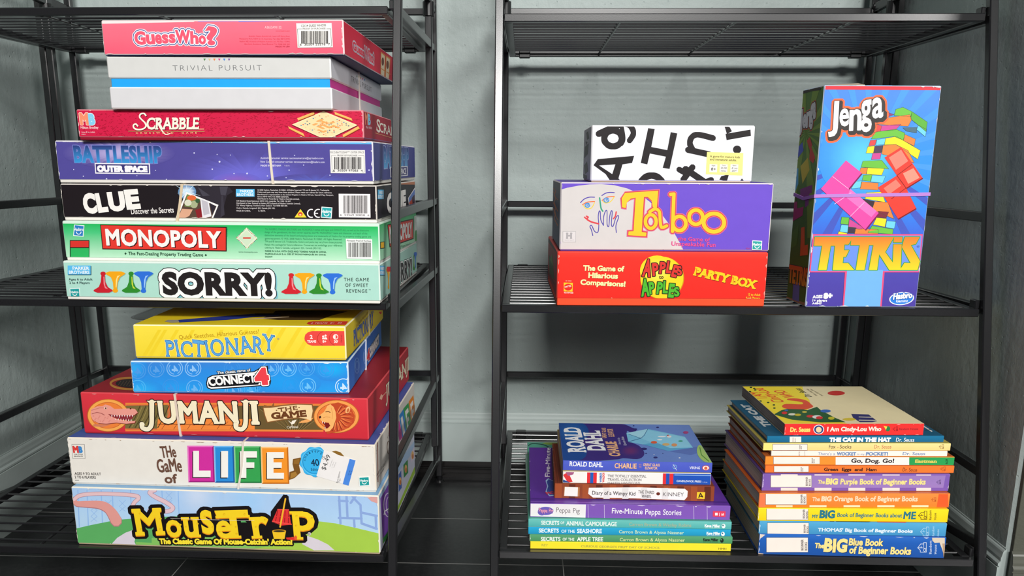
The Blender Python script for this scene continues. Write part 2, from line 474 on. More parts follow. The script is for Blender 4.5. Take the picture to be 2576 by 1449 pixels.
    def text(s, body, x0, y0, x1, y1, h, col, b=0.0, fat=0.0, lines=(), serif=0.0, shear=0.0, jit=0.0, seed=1, arch=0.0,
             top=None, lay=None, small=None, sp=0.0, drop=None, sq=False):
        """lettering from baseline start to baseline end, h tall; lines = [(width, colour)] outlines from the
        widest inward, drop = (dx, dy, colour) shadow print; small = size of the letters after the first"""
        rnd = random.Random(seed)
        A = s.loc(x0, y0); B = s.loc(x1, y1); Tp = s.loc(*(top if top else (x0, y0-h)))
        dx, dy = B[0]-A[0], B[1]-A[1]; Ln = math.hypot(dx, dy); e = (dx/Ln, dy/Ln); nrm = (-e[1], e[0])
        hh = abs((Tp[0]-A[0])*nrm[0]+(Tp[1]-A[1])*nrm[1])
        px = hh/max(1e-6, h)
        items = []; x = 0.0
        for i, ch in enumerate(body):
            k = small if (small and i > 0 and ch != ' ') else 1.0
            if ch == ' ': x += 0.30*(small or 1)+sp; continue
            sharp = (ch in 'MW' and b > 0) or (ch in 'Nmwn' and b > .015)          # pointed letters are thickened by their outline instead
            v, f, bd, adv = glyph(ch, 0 if sharp else b, serif)
            items.append((v, f, bd, x, k, rnd.uniform(-1, 1)*jit, rnd.uniform(-1, 1)*jit, b*.9 if sharp else 0)); x += adv*k+sp
        allx = [p[0]*k+ox for v, f, bd, ox, k, j1, j2, _ in items for p in v]
        ally = [p[1]*k for v, f, bd, ox, k, j1, j2, _ in items for p in v]
        xa, xb, ya = min(allx), max(allx), max(ally)
        sx = Ln/(xb-xa); sy = hh/ya
        def tr(p, it):
            ox, k, j1, j2 = it[3:7]
            gx, gy = p[0]*k, p[1]*k
            c, sn = math.cos(j1*0.35), math.sin(j1*0.35)
            mx = 0.3*k; gx, gy = (gx-mx)*c-(gy-.35)*sn+mx, (gx-mx)*sn+(gy-.35)*c+.35+j2*0.10
            X = (gx+ox-xa)*sx+gy*sy*shear; Y = gy*sy
            t = X/Ln
            Y += arch*px*math.sin(math.pi*max(0, min(1, t)))
            return (A[0]+e[0]*X+nrm[0]*Y, A[1]+e[1]*X+nrm[1]*Y)
        gcol = None
        if isinstance(col, tuple) and isinstance(col[0], str):
            ct, cb = lin(col[0]), lin(col[1])
            gcol = lambda p: mixc(cb, ct, max(0, min(1, ((p[0]-A[0])*nrm[0]+(p[1]-A[1])*nrm[1])/hh)))
        lay = s.lay if lay is None else lay
        def layer(width, c, l, off=(0, 0)):
            for it in items:
                P = [tr(p, it) for p in it[0]]
                if off != (0, 0): P = [(p[0]+off[0], p[1]+off[1]) for p in P]
                for f in it[1]:
                    q = [P[i] for i in f]
                    ar = sum(q[j-1][0]*q[j][1]-q[j][0]*q[j-1][1] for j in range(len(q)))
                    s.put(q if ar > 0 else q[::-1], c, l)
                if width > 0 or it[7]:
                    w = width*px + it[7]*sy*it[4]; br = BSQ if sq else BR
                    for a, bb in it[2]:
                        pa, pb = P[a], P[bb]
                        s.put(hull([(pa[0]+u*w, pa[1]+v*w) for u, v in br]+[(pb[0]+u*w, pb[1]+v*w) for u, v in br]), c, l)
        if drop:
            off = (e[0]*drop[0]*px - nrm[0]*drop[1]*px, e[1]*drop[0]*px - nrm[1]*drop[1]*px)
            layer(fat+(lines[0][0] if lines else 0), lin(drop[2]), lay, off); lay += 1
        for wd, c in lines:
            layer(fat+wd, lin(c), lay); lay += 1
        layer(fat, gcol or s._c(col), lay)
        s.lay = max(s.lay, lay+1)
    def rows(s, lines, col, h, **kw):
        for body, x0, y0, x1, y1 in lines: s.text(body, x0, y0, x1, y1, h, col, lay=s.lay, **kw)
    def barcode(s, x0, y0, x1, y1, seed=1, col='#2a2626', n=30):
        rnd = random.Random(seed); x = x0; step = (x1-x0)/n/2; lay = s.L(None)
        while x < x1:
            w = step*rnd.choice((.5, .8, 1.2, 1.8)); s.rect4(x, y0, min(x+w, x1), y1, col, lay); x += w+step*rnd.choice((.6, .9, 1.4))
    def scuffs(s, n, seed, col='#e9e2d8', edge='TBLR', size=0.28):
        """bare card where the print has rubbed off along the edges"""
        rnd = random.Random(seed); r = s.rect; lay = s.lay; c = lin(col)
        for i in range(n):
            e = rnd.choice(edge); ln = rnd.uniform(.2, 1.3)*size*4; d = rnd.uniform(.15, 1)*size*.6
            if e in 'TB':
                x = rnd.uniform(r[0], r[2]); y = r[3] if e == 'T' else r[1]; sg = -1 if e == 'T' else 1
                q = [(x, y), (x+ln, y), (x+ln*.6, y+sg*d), (x+ln*.2, y+sg*d*.6)]
            else:
                y = rnd.uniform(r[1], r[3]); x = r[2] if e == 'R' else r[0]; sg = -1 if e == 'R' else 1
                q = [(x, y), (x+sg*d*.6, y+ln*.2), (x+sg*d, y+ln*.5), (x, y+ln*.8)]
            ar = sum(q[j-1][0]*q[j][1]-q[j][0]*q[j-1][1] for j in range(4))
            s.put(q if ar > 0 else q[::-1], c, lay)
    # ---- repeated marks
    def hasbro(s, x0, y0, x1, y1, c='#1f9c9c', tilt=0.0):
        w = x1-x0; h = y1-y0; t = tilt*w
        s.poly([(x0+t, y0), (x1, y0+t), (x1-t, y1), (x0, y1-t)], '#eef4f2')
        q = w*.07
        s.poly([(x0+t+q, y0+q), (x1-q, y0+t+q), (x1-t-q, y1-q), (x0+q, y1-t-q)], c)
        s.text('Hasbro', x0+w*.1, y0+h*.52, x1-w*.1, y0+h*.52, h*.26, '#f2f8f6', b=.03)
        s.ring((x0+x1)/2, y0+h*.55, w*.22, h*.24, w*.07, '#f2f8f6', a0=15, a1=165, n=10)
    def parker(s, x0, y0, x1, y1):
        w = x1-x0; h = y1-y0
        s.rect4(x0+w*.02, y0+h*.05, x1+w*.03, y1+h*.06, '#1c3448'); s.rect4(x0, y0, x1, y1, '#5cbcec')
        s.text('PARKER', x0+w*.22, y0+h*.45, x1-w*.05, y0+h*.47, h*.34, '#eef6fa', b=.03)
        s.text('BROTHERS', x0+w*.06, y0+h*.9, x1-w*.05, y0+h*.92, h*.34, '#eef6fa', b=.03, lay=s.lay-1)

# ------------------------------------------------------------------ the room
WALLY = 148.0; XL, XR = -85.8, 61.25; YFRONT = 93.8; TOPZ = 95.0
def structure(name, mb, mat):
    o = mb.build(name, mat); tag(o, kind='structure'); return o
def wall_shift(o): o.location.z += -FLOOR*U
mb = MB(); mb.box(XL-3, WALLY, FLOOR, XR+3, WALLY+4, TOPZ, .05); wall_shift(structure('wall_back', mb, WALLPAINT))
mb = MB(); mb.box(XR, YFRONT, FLOOR, XR+4, WALLY, TOPZ, .35)
wall_shift(structure('wall_right', mb, WALLPAINT))
mb = MB(); mb.box(XR+.35, YFRONT-.6, FLOOR, XR+60, YFRONT, TOPZ, .05); wall_shift(structure('wall_front', mb, DARKWALL))
mb = MB(); mb.box(XL-4, YFRONT, FLOOR, XL, WALLY, TOPZ, .35)
mb.box(XL-60, YFRONT, FLOOR, XL-4, YFRONT+4, TOPZ, .05); wall_shift(structure('wall_left', mb, WALLPAINT))
mb = MB(); mb.face([(-150, -130, FLOOR), (150, -130, FLOOR), (150, 150, FLOOR), (-150, 150, FLOOR)], (0, 0, 0)); wall_shift(structure('floor', mb, FLOORTILE))

def profile_run(p, q, nrm, prof):
    """extrude a moulding profile [(out, z)] along p->q"""
    mb = MB(); p = Vector((*p, 0)); q = Vector((*q, 0)); n = Vector((*nrm, 0))
    for (o0, z0), (o1, z1) in zip(prof, prof[1:]):
        mb.face([p+n*o0+Vector((0, 0, z0)), q+n*o0+Vector((0, 0, z0)), q+n*o1+Vector((0, 0, z1)), p+n*o1+Vector((0, 0, z1))], (0, 0, 0))
    for e in (p, q): mb.face([e+n*o+Vector((0, 0, z)) for o, z in prof]+[e+Vector((0, 0, prof[-1][1])), e+Vector((0, 0, prof[0][1]))], (0, 0, 0))
    return mb
BASEP = [(.9, FLOOR), (.9, -49.85), (.72, -49.8), (.72, -49.65), (.86, -49.6), (.86, -49.3), (.6, -49.0), (.6, -48.6), (.5, -48.2), (.42, -47.75), (.3, -47.55), (.12, -47.45), (.12, -47.3), (.0, -47.25)]
SHOEP = [(2.0, FLOOR), (2.0, -59.95)] + [(1.05+.95*math.cos(R(a)), -59.6+1.1*math.sin(R(a))) for a in range(0, 91, 15)] + [(1.0, -58.2), (1.0, -57.5), (.85, -57.4)]
for nm, p, q, n in (('back', (XL, WALLY), (XR, WALLY), (0, -1)), ('left', (XL, YFRONT), (XL, WALLY), (1, 0)), ('right', (XR, YFRONT), (XR, WALLY), (-1, 0)),
                    ('front_right', (XR+.2, YFRONT-.6), (XR+60, YFRONT-.6), (0, -1)), ('front_left', (XL-60, YFRONT), (XL+.9, YFRONT), (0, -1))):
    wall_shift(structure('baseboard_'+nm, profile_run(p, q, n, BASEP), DARKTRIM if nm == 'front_right' else TRIMPAINT))
    if nm == 'back': wall_shift(structure('trim_1', profile_run(p, q, n, SHOEP), SHOEPAINT))

# ------------------------------------------------------------------ wire shelf racks
def make_rack(label, x0, zs, ys, outer, rot=0.0, pivot=(0, 0), W_=63.9):
    """x0 = outer left face of the front left post; zs = shelf tops; ys = their front edges"""
    root = empty('wire_shelf_rack', pivot[0], pivot[1], FLOOR, rot)
    tag(root, label, 'shelf rack', 'black wire racks')
    px, py = pivot; ZF = FLOOR
    P = lambda x, y, z: (x-px, y-py, z-ZF)
    xl, xr = x0, x0+W_
    zt, zm, zb = zs
    fy = lambda z: ys[0]+(ys[1]-ys[0])*(zt-z)/(zt-zm) if z > zm else ys[1]+(ys[2]-ys[1])*(zm-z)/(zm-zb)
    T = 1.12; ztop = 62.0
    fyc = lambda z: ys[0]+.25-(zt-z)*.1965+T/2 if True else 0
    for xc in (xl+T/2, xr-T/2):                      # leaning front posts
        m = MB(); m.bar(P(xc, fyc(ZF+.8), ZF+.5), P(xc, fyc(ztop), ztop), T, T, .13); m.build('front_post', METAL, root)
        m = MB(); m.rod(P(xc, fyc(ZF+.4), ZF), P(xc, fyc(ZF+.4), ZF+.7), .75, 14, r2=.7); m.build('rubber_foot', BLACKPLASTIC, root)
    YA, YB = 138.6, 144.0
    sides = (('L', xl+T/2), ('R', xr-T/2))
    for sd, xc in sides:
        o = (sd == outer); sg = 1 if sd == 'R' else -1
        # hinged side frame's rear post
        m = MB(); m.bar(P(xc, YA, zb-1.0), P(xc, YA, ztop), T, T, .12)
        m.rod(P(xc, YA, zb-4.6), P(xc, YA, zb-1.0), .32, 10)
        m.build('side_frame_post', METAL, root)
        if o:
            m = MB(); m.bar(P(xc+sg*(T+.05), YA, zb-1.0), P(xc+sg*(T+.05), YA, ztop), T, T, .12); m.build('side_frame_post', METAL, root)
        # rear corner post standing on the floor
        xb = xc-sg*.85 if o else xc+sg*.1
        m = MB(); m.bar(P(xb, YB, ZF+1.2), P(xb, YB, ztop), T, T, .12); m.rod(P(xb, YB, ZF+.35), P(xb, YB, ZF+1.2), .35, 10, r2=.55)
        m.build('rear_post', METAL, root)
        m = MB(); m.rod(P(xb, YB, ZF), P(xb, YB, ZF+.4), 1.0, 16, r2=.7); m.build('rubber_foot', BLACKPLASTIC, root)
        # side rails: two per shelf bay
        for z0, z1 in ((-6.5, -6.7), (-38.7, -39.2), (zt-.55, zt-.3), (zm-.3, zm-1.2), (zb+1.5, zb-5.0)):
            m = MB(); m.bar(P(xc, fyc(z0)+T/2-.05, z0), P(xc, YA-T/2+.05, z1+(z0-z1)*.1), .95, 1.25, .1); m.build('side_rail', METAL, root)
            m = MB(); m.bar(P(xc, YA+T/2-.05, z1), P(xb if not o else xb+sg*.6, YB-T/2+.05, z1), .7, 1.1, .1); m.build('hinge_bar', METAL, root)
        m = MB(); m.bar(P(xc, fyc(27.5)+T/2, 28.6), P(xc, YA+1.2, 26.3), .95, 1.5, .1); m.bar(P(xc, YA+1.0, 26.3), P(xb, YB+.6, 25.6), .9, 1.4, .1)
        m.build('side_rail', METAL, root)
        m = MB(); m.rod(P(xc, YA, 23.7), P(xc, YA, 25.9), .95, 16); m.build('hinge_collar', BLACKPLASTIC, root)
        m = MB(); m.ball(P(xb, YB-.5, 26.0), .6); m.build('knob', BLACKPLASTIC, root, smooth=True)
    xb0 = xl+T/2+(.85 if outer == 'L' else -.1); xb1 = xr-T/2-(.85 if outer == 'R' else -.1)
    for z in (-7.1, -38.7, 25.3):
        m = MB(); m.bar(P(xb0+T/2, YB, z), P(xb1-T/2, YB, z), .9, 1.05, .1); m.build('rear_rail', METAL, root)
    # shelves
    a, b = xl+1.18, xr-1.75
    for k, (zs_, y0) in enumerate(((zt, ys[0]), (zm, ys[1]), (zb, ys[2]))):
        y1 = 143.2; h = 1.0; B_ = 1.05
        m = MB()
        m.bar(P(a, y0+B_/2, zs_-h/2), P(b, y0+B_/2, zs_-h/2), B_, h, .1)
        m.bar(P(a, y1-B_/2-.0, zs_-h/2), P(b, y1-B_/2, zs_-h/2), B_, h, .1)
        for xx in (a+B_/2, b-B_/2): m.bar(P(xx, y0+B_, zs_-h/2), P(xx, y1-B_, zs_-h/2), B_, h, .1)
        sh = m.build('shelf', METAL, root)
        m = MB(); n = int(round((y1-y0-2*B_)/2.42)); st = (y1-y0-2*B_)/n
        for i in range(n):
            yy = y0+B_+st*(i+.5); m.rod(P(a+B_-.05, yy, zs_-.17), P(b-B_+.05, yy, zs_-.17), .165, 8)
        m.build('wire_grid', METAL, sh, smooth=True)
        for t in (.25, .5, .75):
            xx = a+(b-a)*t; m = MB(); m.rod(P(xx, y0+.4, zs_-.50), P(xx, y1-.4, zs_-.50), .17, 8)
            m.build('support_wire', METAL, sh, smooth=True)
        for xx in (a+2.6, b-2.6):
            m = MB(); m.box(xx-px-.95, y1-py-1.25, zs_-ZF-1.22, xx-px+.95, y1-py+.12, zs_-ZF+.12, .12); m.build('rear_clip', BLACKPLASTIC, sh)
        for xx, q in ((a, -1), (b, 1)):
            m = MB(); m.box(xx-px+(-.55 if q < 0 else .0), y0-py+1.2, zs_-ZF-.2, xx-px+(.0 if q < 0 else .6), y0-py+2.6, zs_-ZF+.95, .1)
            m.build('side_hook', METAL, sh)
    return root

ZT, ZM, ZB = 18.84, -17.91, -49.45
make_rack('black metal wire rack on the right, holding game boxes above two piles of books', -4.1, (ZT, ZM, ZB), (108.3, 101.07, 94.9), 'R')
LZT, LZM, LZB = 19.65, -17.8, -50.18
make_rack('black metal wire rack on the left holding two tall piles of board games', -81.9, (LZT, LZM, LZB), (107.6, 101.15, 94.6), 'L', rot=R(-0.8), pivot=(-16.2, 101.0), W_=65.7)

# ------------------------------------------------------------------ things made of card
class Thing:
    """a box or book whose local origin is the front bottom left corner"""
    def __init__(s, name, label, cat, spec, group=None):
        s.X, s.Y, s.Z, th, s.w, s.d, s.h = spec
        s.th = R(th)
        s.root = empty(name, s.X, s.Y, s.Z, s.th); tag(s.root, label, cat, group)
        s.rt = (s.X, s.Y, s.Z, s.th)
    def face(s, mb, which, x0=0, x1=None, z0=0, z1=None, y0=0, y1=None, b=.14):
        x1 = s.w if x1 is None else x1; z1 = s.h if z1 is None else z1; y1 = s.d if y1 is None else y1
        X, Y, Z = Vector((1, 0, 0)), Vector((0, 1, 0)), Vector((0, 0, 1))
        if which == 'F': f = Face(mb, s.rt, (x0, y0, z0), X, Z, (b, b, x1-x0-b, z1-z0-b))
        elif which == 'R': f = Face(mb, s.rt, (x1, y0, z0), Y, Z, (b, b, y1-y0-b, z1-z0-b))
        elif which == 'L': f = Face(mb, s.rt, (x0, y1, z0), -Y, Z, (b, b, y1-y0-b, z1-z0-b))
        else: f = Face(mb, s.rt, (x0, y0, z1), X, Y, (b, b, x1-x0-b, y1-y0-b))
        return f
    def centre(s):
        """move the Empty to the middle of the base, children keep their place"""
        m = Vector((s.w/2*U, s.d/2*U, 0))
        for c in s.root.children: c.location = c.location - m
        s.root.location = s.root.location + Matrix.Rotation(s.th, 3, 'Z') @ m

def band(th, axis, pos, wd=.28, col='#d8cdb8', z0=0, t=.12, name='rubber_band', wob=.12, x0=0, x1=None, y0=0, y1=None, z1=None):
    """elastic band right round the box: axis 'x' = loop over front/top/back, 'y' = loop over left/top/right, 'z' = loop round the sides"""
    x1 = th.w if x1 is None else x1; y1 = th.d if y1 is None else y1; z1 = th.h if z1 is None else z1
    m = MB(); c = lin(col)
    if axis == 'x': loop = [(y0, z0), (y0, (z0+z1)*.5), (y0, z1), ((y0+y1)/2, z1), (y1, z1), (y1, z0), ((y0+y1)/2, z0)]
    elif axis == 'y': loop = [(x0, z0), (x0, z1), ((x0+x1)/2, z1), (x1, z1), (x1, (z0+z1)*.5), (x1, z0), ((x0+x1)/2, z0)]
    else: loop = [(x0, y0), ((x0+x1)/2, y0), (x1, y0), (x1, y1), (x0, y1), (x0, (y0+y1)/2)]
    n = len(loop); cx = sum(p[0] for p in loop)/n; cy = sum(p[1] for p in loop)/n
    tv = t if axis == 'z' else .03          # pressed thin between stacked boxes
    def pt(p, off, o):
        q = (p[0]+(t if p[0] > cx+.01 else -t if p[0] < cx-.01 else 0)*off, p[1]+(tv if p[1] > cy+.01 else -tv if p[1] < cy-.01 else 0)*off)
        if axis == 'x': return (o, q[0], q[1])
        if axis == 'y': return (q[0], o, q[1])
        return (q[0], q[1], o)
    p0 = pos if isinstance(pos, (list, tuple)) else [pos]*n
    for i in range(n):
        j = (i+1) % n; a, b = loop[i], loop[j]; A, B = p0[i % len(p0)], p0[j % len(p0)]
        q = [pt(a, 1, A-wd/2), pt(b, 1, B-wd/2), pt(b, 1, B+wd/2), pt(a, 1, A+wd/2)]
        r = [pt(a, -.6, A-wd/2), pt(b, -.6, B-wd/2), pt(b, -.6, B+wd/2), pt(a, -.6, A+wd/2)]
        m.face(q, c); m.face(r[::-1], c); m.face([q[0], r[0], r[1], q[1]], c); m.face([q[3], q[2], r[2], r[3]], c)
    return m.build(name, RUBBER, th.root)

def game_box(label, spec, cols, edge, tray='#e8e4dc', lip=.3, group='board game boxes', b=.15, cat='game box', inset=.1):
    """lid over tray; returns the thing, the lid mesh collector and its printed faces"""
    t = Thing('board_game_box', label, cat, spec, group)
    m = MB(); C_ = {k: lin(v) for k, v in cols.items()}
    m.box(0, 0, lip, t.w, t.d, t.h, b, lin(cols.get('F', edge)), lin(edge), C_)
    F = {k: t.face(m, k, z0=lip if k != 'T' else 0, b=b) for k in 'FRLT'}
    if lip > 0:
        tm = MB(); tm.box(inset, inset, 0, t.w-inset, t.d-inset, max(lip+.25, t.h*.6), .08, lin(tray)); tm.build('tray', CARD, t.root)
    return t, m, F
def finish_box(t, m, name='lid', scuff=None):
    m.build(name, CARD, t.root); t.centre()

def book(name, label, spec, spine, front, back, pages='#e6e0d4', hard=True, group=None, over=.22, brd=.16, cat='book', top=None):
    """spine towards the viewer; covers, spine and page block"""
    t = Thing(name, label, cat, spec, group)
    m = MB(); w, d, h = t.w, t.d, t.h; o = over if hard else .02; bt = brd if hard else .05
    m.box(0, .06, 0, w, d, bt, .04, lin(back)); m.box(0, .06, h-bt, w, d, h, .04, lin(front))
    m.box(0, 0, 0, w, .16, h, .07, lin(spine))
    p = MB(); p.box(o, .15, bt, w-o, d-o, h-bt, .02, lin(pages)); p.build('pages', PAGES, t.root)
    return t, m, {'F': t.face(m, 'F', b=.05), 'T': t.face(m, 'T', b=.05)}
def finish_book(t, m):
    m.build('cover', COVER, t.root); t.centre()

G1 = 'board games piled on the middle shelf of the left rack'
G2 = 'board games piled on the bottom shelf of the left rack'
G3 = 'game boxes piled on the middle shelf of the right rack'
G4 = 'books piled at the left of the bottom right shelf'
G5 = 'books piled at the right of the bottom right shelf'
C1 = (0, 0, 4.025); C2 = (600, 0, 3.623); C5 = (0, 340, 3.294); C6 = (600, 340, 3.294); C7 = (1240, 280, 2.786); C8 = (1900, 180, 2.2648)
C9 = (0, 740, 4.025); C10 = (600, 740, 4.025); C11 = (0, 1080, 3.927); C12 = (600, 1080, 3.68); C13 = (1240, 1040, 3.813); C14 = (1800, 960, 4.155); C15 = (1800, 1160, 4.155)

def pawn(f, x, y0, y1, w, col, hi, up=True):
    """printed playing pawn: a ball on a cone on a wide base"""
    h = y1-y0; s = 1 if up else -1; yb = y1 if up else y0; Y = lambda t: yb-s*h*t
    k = f.lay
    pts = [(x-w/2, Y(.06)), (x-w*.47, Y(.12)), (x-w*.22, Y(.26)), (x-w*.12, Y(.5)), (x-w*.09, Y(.82)), (x+w*.09, Y(.82)), (x+w*.12, Y(.5)), (x+w*.24, Y(.26)), (x+w*.47, Y(.12)), (x+w/2, Y(.06)), (x+w*.3, Y(-.02)), (x-w*.3, Y(-.02))]
    f.poly([(p[0]+w*.03, p[1]+h*.02) for p in pts], '#7fb3a4', k); f.poly(pts, col, k+1)
    f.ell(x, Y(.9), w*.14, h*.1, col, k+1)
    f.poly([(x+w*.02, Y(.75)), (x+w*.06, Y(.75)), (x+w*.12, Y(.3)), (x+w*.25, Y(.16)), (x+w*.1, Y(.2)), (x+w*.03, Y(.4))], hi, k+2)

# ---------- left rack, middle shelf, from the shelf up
# pale mint box
t, m, F = game_box('pale mint game box with big white-outlined black lettering, bottom of upper left pile', (-60.30, 101.42, -17.77, -1.58, 41.82, 29.39, 5.12),
    dict(F='#aedccd', R='#a9d4c6', T='#dfe8e2', K='#aedccd', L='#aedccd'), '#dcebe2', group=G1)
f = F['F'].view(*C5)
f.stroke([(525, 1050), (2110, 1064)], 14, '#dfeee6'); f.view(*C6); f.stroke([(0, 1064), (1165, 1070)], 14, '#dfeee6'); f.view(*C5)
f.parker(562, 1080, 752, 1155)
f.text('Ages 6 to Adult', 572, 1203, 768, 1203, 19, '#2f4a4a', b=.01); f.text('2 to 4 Players', 577, 1232, 745, 1232, 19, '#2f4a4a', b=.01)
f.hasbro(583, 1270, 662, 1343, tilt=-.06)
f.lay = 2
pawn(f, 855, 1130, 1302, 160, '#c8202e', '#f08890'); f.lay = 2; pawn(f, 956, 1132, 1305, 165, '#f2a818', '#fce08a', False)
f.lay = 2; pawn(f, 1087, 1130, 1302, 155, '#2f8a2c', '#c8d840'); f.lay = 2; pawn(f, 1190, 1132, 1308, 162, '#2f70d8', '#9cc8f8', False)
f.view(*C6); f.lay = 2
pawn(f, 437, 1143, 1312, 165, '#d02430', '#f29098'); f.lay = 2; pawn(f, 547, 1145, 1315, 165, '#f2a818', '#fce08a', False)
f.lay = 2; pawn(f, 667, 1145, 1312, 165, '#2f8a2c', '#c8d840'); f.lay = 2; pawn(f, 780, 1148, 1318, 165, '#2f70d8', '#9cc8f8', False)
f.view(0, 0, 1); f.lay = 2
f.text('SORRY!', 411, 738, 686, 741, 55, '#241f20', b=.05, fat=.6, lines=[(11, '#1c1718'), (9, '#f6f8f6')], drop=(3, 4, '#7cc0cc'), sp=.03)
f.view(*C6)
f.text('THE GAME', 875, 1209, 1083, 1210, 27, '#33403c', sp=.12, b=.005); f.text('OF SWEET', 887, 1255, 1075, 1257, 27, '#33403c', sp=.12, b=.005); f.text('REVENGE', 895, 1303, 1068, 1305, 27, '#33403c', sp=.12, b=.005)
f.text('TM', 1080, 1284, 1096, 1284, 8, '#33403c')
f = F['R'].view(*C6)
f.parker(1165, 1082, 1210, 1160)
pawn(f, 1242, 1100, 1275, 40, '#f2a818', '#fce08a', False); f.rect4(1228, 1090, 1262, 1130, '#d83038')
f.text('SORRY!', 1275, 1245, 1436, 1160, 165, '#241f20', b=.035, fat=3, lines=[(16, '#1c1718'), (11, '#f4f6f4')], sp=.03, top=(1275, 1085))
f.lay = 2; pawn(f, 1452, 995, 1115, 18, '#2f8a2c', '#c8d840'); pawn(f, 1464, 972, 1100, 26, '#2f70d8', '#9cc8f8', False)
finish_box(t, m)

# green box
t, m, F = game_box('bright green game box with a red banner, above the pale mint box', (-60.31, 102.3, -12.68, -2.1, 41.85, 27.4, 5.15),
    dict(F='#5cc888', R='#74c894', T='#e2ece4', K='#5cc888', L='#5cc888'), '#d5eedd', group=G1)
f = F['F']; f.vgrad([(0, '#d8f0e0'), (.045, '#d8f0e0'), (.05, '#22b85c'), (.3, '#4cc880'), (.7, '#97dcae'), (1, '#bce8c8')])
f.view(*C5)
f.hasbro(607, 740, 700, 842, '#2c7cc4', tilt=.08)
f.rect4(580, 870, 742, 1048, '#1a2a20'); f.rect4(585, 876, 736, 928, '#d8342e'); f.rect4(587, 936, 738, 1048, '#2fb45e')
f.poly([(832, 740), (1880, 760), (1880, 963), (850, 945)], '#2a1614'); f.poly([(838, 746), (1872, 768), (1872, 955), (856, 938)], '#e23a30')
f.text('MONOPOLY', 890, 908, 1836, 930, 132, '#f4f1ee', b=.025, fat=2.5, sp=.03, drop=(7, 6, '#3a1210'))
f.text('The Fast-Dealing Property Trading Game', 1068, 992, 1686, 1004, 27, '#214a34', b=.008)
for x, y in ((1043, 980), (1708, 993)): f.poly([(x-9, y), (x, y-10), (x+9, y), (x, y+10)], '#214a34')
f.text('BRAND', 1886, 838, 1888, 765, 9, '#2f7a50', top=(1877, 838))
f.poly([(1960, 852), (2045, 766), (2110, 825), (2110, 880), (2045, 942)], '#dfe8cc', 2); f.view(*C6)
f.poly([(-20, 852), (66, 766), (158, 852), (70, 942)], '#dfe8cc', 2); f.poly([(2, 852), (67, 788), (136, 852), (70, 920)], '#cfe2c4', 3)
for i in range(8):
    a = i/8
    for q in (((-12+78*a), 846-78*a), (74+76*a, 776+76*a), (150-76*a, 862+74*a), (62-76*a, 930-76*a)): f.ell(q[0], q[1], 4, 4, ('#c05040', '#4a8a6a', '#7a5a90', '#b89040')[i % 4], 4, n=6)
f.rect4(38, 846, 102, 858, '#d84038', 5); f.lay = 2; f.text('www.monopoly.com', 0, 972, 158, 974, 10, '#2a5a40', b=.01)
f.lay = 2
f.rows([('The HASBRO, PARKER BROTHERS and MONOPOLY names and logos and OWN IT ALL, as well as the distinctive', 220, 785, 1080, 797),
        ('design of the gameboard, the four corner squares, the MR. MONOPOLY name and character, and each of the', 218, 810, 1068, 822),
        ('distinctive elements of the board and playing pieces are trademarks of Hasbro for its property trading game and', 218, 836, 1098, 848),
        ('game equipment. © 1935, 2008 Hasbro, Pawtucket, RI 02862. All Rights Reserved.', 220, 862, 860, 870),
        ('TM and ® denote U.S. Trademarks. Colors and parts may vary from those pictured.', 220, 887, 862, 895),
        ('Retain this package for future reference. Conservez cet emballage pour référence', 220, 914, 862, 921),
        ('ultérieure. Hasbro Canada, Longueuil, QC, Canada J4G 1G2.', 220, 938, 690, 943)], '#2f8a5a', 15)
f.rows([('MADE IN U.S.A. WITH DICE AND TOKENS MADE IN CHINA.', 222, 966, 730, 974), ('FABRIQUÉ AUX É.-U. DÉS ET PIONS FABRIQUÉS EN CHINE.', 222, 988, 727, 996)], '#1f5a3c', 14, b=.015)
f.text('00009', 222, 1013, 283, 1014, 14, '#2f7a54')
f.poly([(890, 858), (1108, 862), (1110, 1028), (898, 1022)], '#eef2ee'); f.text('Monopoly Proof of Purchase', 900, 880, 1100, 884, 15, '#333'.replace('333', '333333'), b=.01)
f.barcode(912, 890, 1098, 1010, 3)
f = F['R'].view(*C6); f.vgrad([(0, '#3fb46c'), (.4, '#7cc898'), (1, '#a8dcb8')])
f.poly([(1174, 885), (1210, 880), (1210, 938), (1174, 942)], '#1a1a1a'); f.poly([(1178, 890), (1206, 886), (1206, 932), (1178, 936)], '#e8b428')
f.poly([(1232, 740), (1448, 690), (1450, 860), (1250, 930)], '#2a1614'); f.poly([(1237, 748), (1443, 700), (1445, 852), (1255, 920)], '#dc3a32')
f.text('MONOPOLY', 1252, 890, 1436, 835, 130, '#f4f1ee', b=.02, fat=5, drop=(6, 5, '#3a1210'), top=(1248, 760))
f.text('The Fast-Dealing Property Trading Game', 1275, 955, 1432, 908, 24, '#214a34', top=(1275, 930))
f.poly([(1452, 672), (1478, 664), (1480, 892), (1456, 900)], '#d6ded6'); f.ell(1468, 838, 11, 52, '#2f8a3c')
finish_box(t, m)

